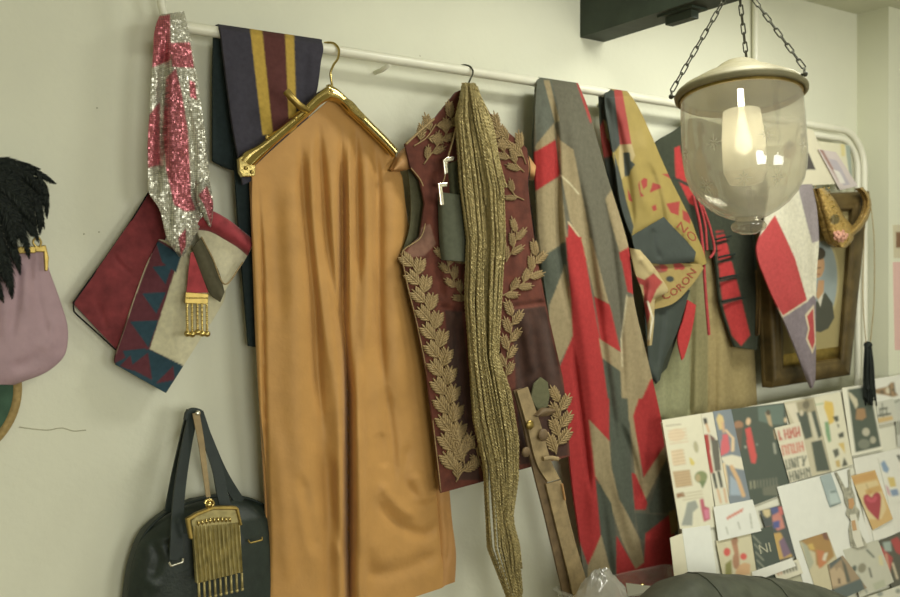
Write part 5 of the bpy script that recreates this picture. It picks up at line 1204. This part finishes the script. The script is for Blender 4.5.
pg = [WH, (b1((405, 330), (440, 300), (490, 390), (470, 430), (430, 410)), (120, 144, 176)), (b1((470, 470), (540, 470), (560, 560), (500, 570)), (206, 180, 104)), (b3((470, 120), (490, 200), (520, 230), (500, 150)), (196, 150, 160)), (b3((510, 170), (575, 160), (590, 215), (530, 225)), (120, 140, 172))]
page('postcard', [(878, 458), (896, 455), (906, 500), (889, 504)], .003, 'white card with blue, yellow and pink patches right of the heart card', 'card', pg)
pg = [(204, 164, 104), (b3((190, 60), (385, 10), (400, 70), (200, 120)), (196, 146, 84)), (b3((215, 130), (400, 85), (450, 200), (480, 330), (440, 420), (300, 420), (240, 250)), (214, 190, 140)), (b3((300, 170), (350, 150), (420, 130), (440, 180), (360, 200), (310, 220)), (196, 154, 92)),
      (b3((283, 240), (292, 215), (320, 205), (345, 225), (355, 235), (370, 205), (400, 188), (425, 200), (436, 235), (434, 300), (426, 370), (414, 432), (370, 390), (320, 335), (290, 280)), (158, 40, 58)), (b3((300, 240), (330, 225), (352, 255), (390, 215), (405, 240), (385, 275), (345, 280), (312, 262)), (190, 64, 84)), ('line', (b3((310, 120), (325, 165)), .4), (160, 130, 90)), (b3((320, 180), (350, 165), (365, 185), (345, 215)), (190, 140, 80))]
page('heart_card', [(851, 476), (875, 470), (893, 519), (873, 530)], .006, 'tan card printed with a large crimson heart', 'card', pg, .5)
page('paper_slip', [(872, 531), (892, 525), (896, 535), (874, 541)], .0035, 'white paper slip showing under the heart card', 'page', WH)
pg = [(224, 224, 214)]
page('paper_sheet', [(777, 487), (849, 468), (880, 575), (809, 604)], .0055, 'big blank white sheet in the middle of the board', 'page', pg)
pg = [(150, 164, 166), (b2((500, 260), (555, 250), (600, 370), (520, 395)), (176, 190, 188)), (b2((510, 265), (560, 255), (565, 275), (515, 285)), (110, 124, 124)), (b2((515, 385), (605, 362), (607, 375), (520, 405)), (96, 106, 104))]
page('photo_strip', [(820, 476.5), (831, 473), (841.5, 503), (830, 507.5)], .008, 'narrow pale blue photo on the big white sheet', 'photo', pg)
# silver dancer cut-out with long ears
SV = (160, 156, 140)
pg = [SV, ('ell', (850.5, 503, 3.4, 5, 0), (186, 140, 96)), (b3((130, 190), (200, 190), (215, 250), (190, 240), (150, 240), (120, 260)), (190, 190, 176)), (b3((170, 380), (240, 360), (260, 430), (200, 440)), (206, 204, 190)), (b3((195, 440), (240, 430), (270, 590), (210, 600)), (190, 148, 108)), (b5((215, 0), (260, 0), (330, 150), (260, 190)), (214, 212, 196))]
oc = [(835, 472.5), (837, 472), (845.5, 488), (849.5, 487), (848, 470), (850, 469.5), (852, 488), (855, 496), (856, 506), (860, 511), (859, 520), (857, 522), (862, 536), (868, 546), (858, 549), (851, 546), (849, 530), (851, 520), (846, 514), (848, 508), (845, 502), (844, 494)]
root = thing('dancer_cutout', 'silver long-eared dancer figure cut-out stuck beside the heart card', 'cut-out', P(853, 548, .2))
slab('body', oc, bo(.010), M['silvercard'], root, .0015, 0)
slab('face', [(848.5, 499), (853, 498), (854.5, 504), (852.5, 509), (849, 508.5)], bo(.0112), M['paper'], root, .0008, 0, (190, 142, 98))
slab('dress', [(850, 515), (856, 514), (858, 522), (861, 536), (864, 546), (857, 548), (853, 538), (851, 524)], bo(.0112), M['paper'], root, .0008, 0, (212, 208, 190))
slab('bodice', [(851.5, 521), (855, 520), (857, 530), (853, 531)], bo(.0122), M['paper'], root, .0008, 0, (186, 144, 102))
# gold collage and neighbours
pg = [(196, 184, 150), (b4((240, 160), (330, 120), (440, 95), (470, 170), (500, 280), (400, 370), (360, 350), (350, 250), (300, 230), (255, 200)), (160, 118, 66)), (b4((290, 190), (330, 180), (350, 230), (310, 230)), (200, 164, 86)), (b4((360, 230), (420, 240), (440, 330), (380, 380)), (186, 110, 70)), (b4((400, 100), (440, 92), (460, 160), (420, 150)), (110, 66, 58)), (b4((420, 260), (450, 250), (430, 320), (405, 310)), (214, 206, 180)), (b4((245, 165), (290, 200), (340, 330), (300, 400)), (164, 164, 142)), ('line', (b4((235, 160), (330, 120)), .8), (90, 76, 52))]
page('collage_sheet', [(799.5, 541), (827, 532), (846, 582), (818, 596)], .0075, 'gold and brown collage at the foot of the big white sheet', 'page', pg)
pg = [(150, 126, 100), (b5((-10, 290), (90, 240), (110, 250), (0, 350)), (76, 82, 84)), (b5((0, 360), (40, 330), (60, 370), (70, 340), (90, 330), (140, 400), (150, 480), (10, 510)), (182, 156, 124)), (b5((70, 430), (90, 430), (95, 480), (75, 480)), (92, 70, 54)), (b5((100, 250), (140, 310), (185, 460), (150, 470)), (76, 74, 68)), (b5((0, 540), (280, 430), (320, 560), (0, 640)), (74, 84, 86))]
page('postcard', [(828, 565), (843, 555.5), (867, 588), (836, 602)], .0105, 'brown stone house photo next to the gold collage', 'photo', pg)
pg = [(190, 188, 170), ('ell', (854, 569, 2.4, 4, 20), (70, 78, 74)), ('ell', (862, 568, 4, 5, 20), (130, 124, 106)), ('line', (b5((350, 340), (370, 420)), .8), (50, 52, 48)), ('line', (b5((330, 180), (390, 240)), 1.0), (96, 100, 92)), ('line', (b5((250, 400), (330, 560)), .7), (130, 134, 124)), (b5((380, 480), (480, 440), (500, 500), (400, 540)), (172, 174, 150)), (b5((430, 230), (460, 220), (480, 320), (440, 310)), (206, 196, 150))]
page('collage_sheet', [(843, 550), (878, 540), (894, 582), (860, 598)], .0065, 'pale grey sketch sheet below the silver dancer', 'page', pg)
pg = [(70, 66, 60), (b5((410, 150), (450, 140), (560, 250), (530, 400), (480, 300), (420, 200)), (166, 60, 62)), (b5((470, 110), (540, 100), (550, 190), (490, 190)), (150, 164, 156)), (b5((540, 90), (600, 60), (640, 120), (640, 230), (590, 200)), (164, 50, 56)), ('line', (b5((500, 220), (530, 400)), 1.2), (196, 140, 116)), ('line', (b5((560, 300), (600, 430)), 1.0), (206, 190, 160)), ('line', (b5((470, 400), (540, 440)), 1.4), (190, 150, 120)), (b5((420, 210), (470, 250), (490, 340), (440, 300)), (206, 202, 176))]
page('magazine_page', [(874, 543), (912, 527), (928, 575), (892, 588)], .005, 'page of figures in red with dark background at the right edge', 'page', pg)
pg = [(206, 204, 186), ('ell', (880, 594, 3, 2.5, 0), (130, 134, 126)), ('ell', (898, 591, 2.5, 2.5, 0), (130, 134, 126))]
page('paper_sheet', [(858, 600), (930, 575), (936, 600), (866, 625)], .009, 'white paper edge with grey dots at the bottom right', 'page', pg)
# lower left of the board
pg = [(224, 224, 214), ('line', ([(726, 527), (728, 534)], .5), (150, 150, 134)), ('line', ([(738, 522), (740, 529)], .5), (150, 150, 134)), ('line', ([(750, 514), (752, 528)], .5), (150, 150, 134))]
for k in range(6): x = 727+k*2.7; y = 517.5-k*1.5; pg.append(('line', ([(x, y), (x+.9, y-2.2+4), (x+2.2, y-1.4)], .7), (204, 112, 96)))
page('note_card', [(713.5, 507), (752.5, 499.5), (761.5, 531), (718.5, 541)], .008, 'white note card with a slanted red stamp', 'note', pg, .6)
page('paper_sheet', [(682, 529), (710, 525), (718, 585), (690, 588)], .003, 'blank white sheet below the catalogue page', 'page', [(224, 224, 214)])
page('paper_sheet', [(670, 538), (688, 531), (698, 590), (676, 592)], .002, 'blank beige sheet left of the white one', 'page', [(214, 206, 178)])
pg = [(204, 194, 160), ('ell', (727, 552, 3.4, 4.2, 0), (204, 72, 68)), ('ell', (743.5, 556.5, 3.4, 3.4, 0), (204, 72, 68)), (a6((70, 330), (110, 320), (125, 420), (130, 500), (90, 480), (95, 420)), (170, 116, 88)), (a6((110, 510), (160, 480), (200, 490), (200, 560), (100, 575)), (206, 160, 116)), (a6((35, 490), (75, 460), (80, 570), (35, 575)), (128, 122, 64)), ('ell', (735, 541, 3, 4, 10), (156, 106, 80)), ('ell', (736, 561, 3.5, 8, 0), (164, 112, 84))]
page('magazine_page', [(716, 541), (751, 533), (760, 580), (724, 582)], .004, 'beige page of a dancer with red flowers', 'page', pg)
pg = [(52, 60, 58)]
for k in range(14): pg.append(('line', ([(753+(k % 3)*2.2+k*.45, 536+k*2.7), (755.5+(k % 3)*2.2+k*.45, 538.5+k*2.7)], .6), (140, 140, 124)))
ob_ = page('magazine_page', [(751, 531), (772, 526), (781, 566), (757, 572)], .006, 'black magazine cover with grey serif lettering', 'page', pg, .6)
text_px('lettering', 'NI', [(760.5, 554), (771.5, 551.5)], 13.5, bo(.0072), M['paper'], ob_, (170, 166, 144), .0004)
pg = [(60, 64, 70), (a6((280, 130), (330, 125), (335, 170), (310, 185), (290, 165)), (206, 186, 140)), (a6((330, 110), (380, 110), (400, 160), (350, 170)), (70, 76, 128)), (a6((345, 170), (400, 140), (430, 250), (380, 270), (350, 230)), (196, 120, 110)), (a6((350, 210), (395, 200), (395, 250), (355, 255)), (70, 76, 140)), (a6((345, 290), (400, 280), (480, 440), (380, 465)), (190, 150, 84)), (a6((390, 340), (420, 310), (470, 420), (420, 450)), (112, 84, 112)), (a6((300, 250), (335, 240), (340, 285), (310, 290)), (160, 104, 84)), (a6((385, 110), (410, 110), (420, 160), (395, 170)), (196, 90, 90))]
page('magazine_page', [(760, 511), (782, 505), (797, 556), (777, 562)], .0045, 'colourful page in blue, red and gold beside the black cover', 'page', pg)
page('paper_slip', [(752, 572), (792, 558), (796, 566), (753, 582)], .009, 'white paper strip under the black magazine cover', 'page', WH)
pg = [(214, 208, 184)]
for k in range(7): pg.append(('line', ([(777+k*3, 569-k*.9), (778.5+k*3, 575-k*.9)], .9), (56, 56, 52) if k > 1 else (190, 140, 116)))
page('paper_slip', [(772, 568), (798, 559), (803, 573), (778, 582)], .0075, 'strip of black and white keys beneath the paper strip', 'page', pg)
page('magazine_page', [(742, 575), (800, 562), (806, 588), (750, 596)], .0035, 'dark page edge behind the strip of keys', 'page', [(58, 62, 56), ([(780, 574), (802, 568), (806, 590), (780, 592)], (176, 172, 146))])

# ================================================================== FOREGROUND ON THE TABLE
root = thing('leather_bag', 'slouched dark grey leather bag lying on the table below the papers', 'bag', (float(P(730, 590, .5)[0]), -.5, TABLE_Z))
pl = [(648, 600), (668, 586), (687, 575), (712, 573.5), (745, 576), (783, 579.5), (812, 584), (834, 592), (846, 602)]
ctop = curve(pl, 60); A = P(ctop[:, 0], ctop[:, 1], .5); nr, V = 16, []
for i in range(nr+1):
    t = i/nr; a = t*math.pi
    for k in range(60):
        h = A[k, 2]-TABLE_Z; z = TABLE_Z+h*max(0., math.sin(a))**.75
        y = -.5+.15*math.cos(a)
        V.append((A[k, 0]+.012*math.sin(3*t+k*.25)*(1-math.sin(a)), y, z+.006*math.sin(k*.55+t*9)*math.sin(a)*math.sin(2*a)))
Fc = gridfaces(nr+1, 60); n0 = len(V)
Fc.append([i*60 for i in range(nr+1)]); Fc.append([i*60+59 for i in range(nr, -1, -1)]); Fc.append([k for k in range(59, -1, -1)]+[nr*60+k for k in range(60)])
mk('body', V, Fc, M['dark_hide'], root, autosharp=1.2)
def bagline(i, nm):
    c = [np.array(V[k*60+i])+np.array([0, -.001, .0015]) for k in range(1, nr)]
    mb = MB(); mb.tube(c, .0014, 6); mb.obj(nm, M['dark_hide'], root)
for i in (16, 34): bagline(i, 'seam')

# plastic tray of brass findings
def tz(px, py, off): return P(px, py, off)
root = thing('plastic_tub', 'clear plastic tub with white label on the table below the union flag', 'tub', (float(P(635, 590, .3)[0]), -.3, TABLE_Z))
q0, q1 = P(606, 575, .34), P(674, 584, .24)
x0, x1 = float(P(612, 580, .38)[0]), float(P(676, 582, .2)[0]); zt = float(P(640, 576, .20)[2])
def tray(x0, x1, y0, y1, z0, z1, th, r=.02):
    def rr(x0, x1, y0, y1, r):
        o = []
        for cx, cy, a in ((x1-r, y1-r, 0), (x0+r, y1-r, 90), (x0+r, y0+r, 180), (x1-r, y0+r, 270)):
            for k in range(6): t = math.radians(a+k*18); o.append((cx+r*math.cos(t), cy+r*math.sin(t)))
        return o
    A = rr(x0+.012, x1-.012, y0+.012, y1-.012, r); B = rr(x0, x1, y0, y1, r); Cc = rr(x0-.008, x1+.008, y0-.008, y1+.008, r); n = len(A)
    D = rr(x0+th, x1-th, y0+th, y1-th, r); E = rr(x0+.012+th, x1-.012-th, y0+.012+th, y1-.012-th, r)
    V = []
    for ring, z in ((A, z0), (B, z1), (Cc, z1), (Cc, z1+.003), (D, z1+.003), (E, z0+th)): V += [(a, b, z) for a, b in ring]
    Fc = [list(range(n-1, -1, -1)), [5*n+k for k in range(n)]]
    for i in range(5):
        for k in range(n): l = (k+1) % n; Fc.append((i*n+k, i*n+l, (i+1)*n+l, (i+1)*n+k))
    return V, Fc
V, Fc = tray(x0, x1, -.325, -.165, TABLE_Z, zt, .002)
mk('tub', V, Fc, M['plastic'], root, autosharp=.6)
slab('label', [(626, 583), (666, 588), (668, 597), (628, 596)], .315, M['paper'], root, .001, 0, (226, 222, 200))
mb = MB(); r = random.Random(4)
for k in range(90):
    mb.ball((r.uniform(x0+.02, x1-.02), r.uniform(-.30, -.19), r.uniform(TABLE_Z+.012, zt-.02)), r.uniform(.006, .011), 8, 6, (1, 1, r.uniform(.5, 1)))
o = mb.obj('brass_findings', M['brass']); tag(o, 'heap of small brass findings inside the clear plastic tub', 'findings', None, 'stuff')
# crumpled plastic bag
c = P(600, 595, .42); mb = MB(); V = []; nu_, nv_ = 40, 24; rn = np.random.RandomState(2)
ph = rn.uniform(0, 6.28, (10,)); kx = rn.uniform(2, 9, (10, 2))
bz = float(P(600, 577, .42)[2]); ctr = np.array([c[0], -.42, (bz+TABLE_Z)/2]); hz = (bz-TABLE_Z)/2
for i in range(nv_+1):
    t = math.pi*i/nv_
    for k in range(nu_):
        p = 2*math.pi*k/nu_
        w_ = 1+.06*sum(abs(math.sin(kx[j, 0]*t+round(kx[j, 1])*p+ph[j])) for j in range(5))-.15
        V.append((ctr[0]+.10*w_*math.sin(t)*math.cos(p), ctr[1]+.05*w_*math.sin(t)*math.sin(p), max(TABLE_Z, ctr[2]+hz*w_*math.cos(t))))
Fc = [(i*nu_+k, i*nu_+(k+1) % nu_, (i+1)*nu_+(k+1) % nu_, (i+1)*nu_+k) for i in range(nv_) for k in range(nu_)]
ob_ = mk('plastic_bag', V, Fc, M['bag_plastic']); tag(ob_, 'crumpled clear plastic bag on the table left of the tub', 'bag')
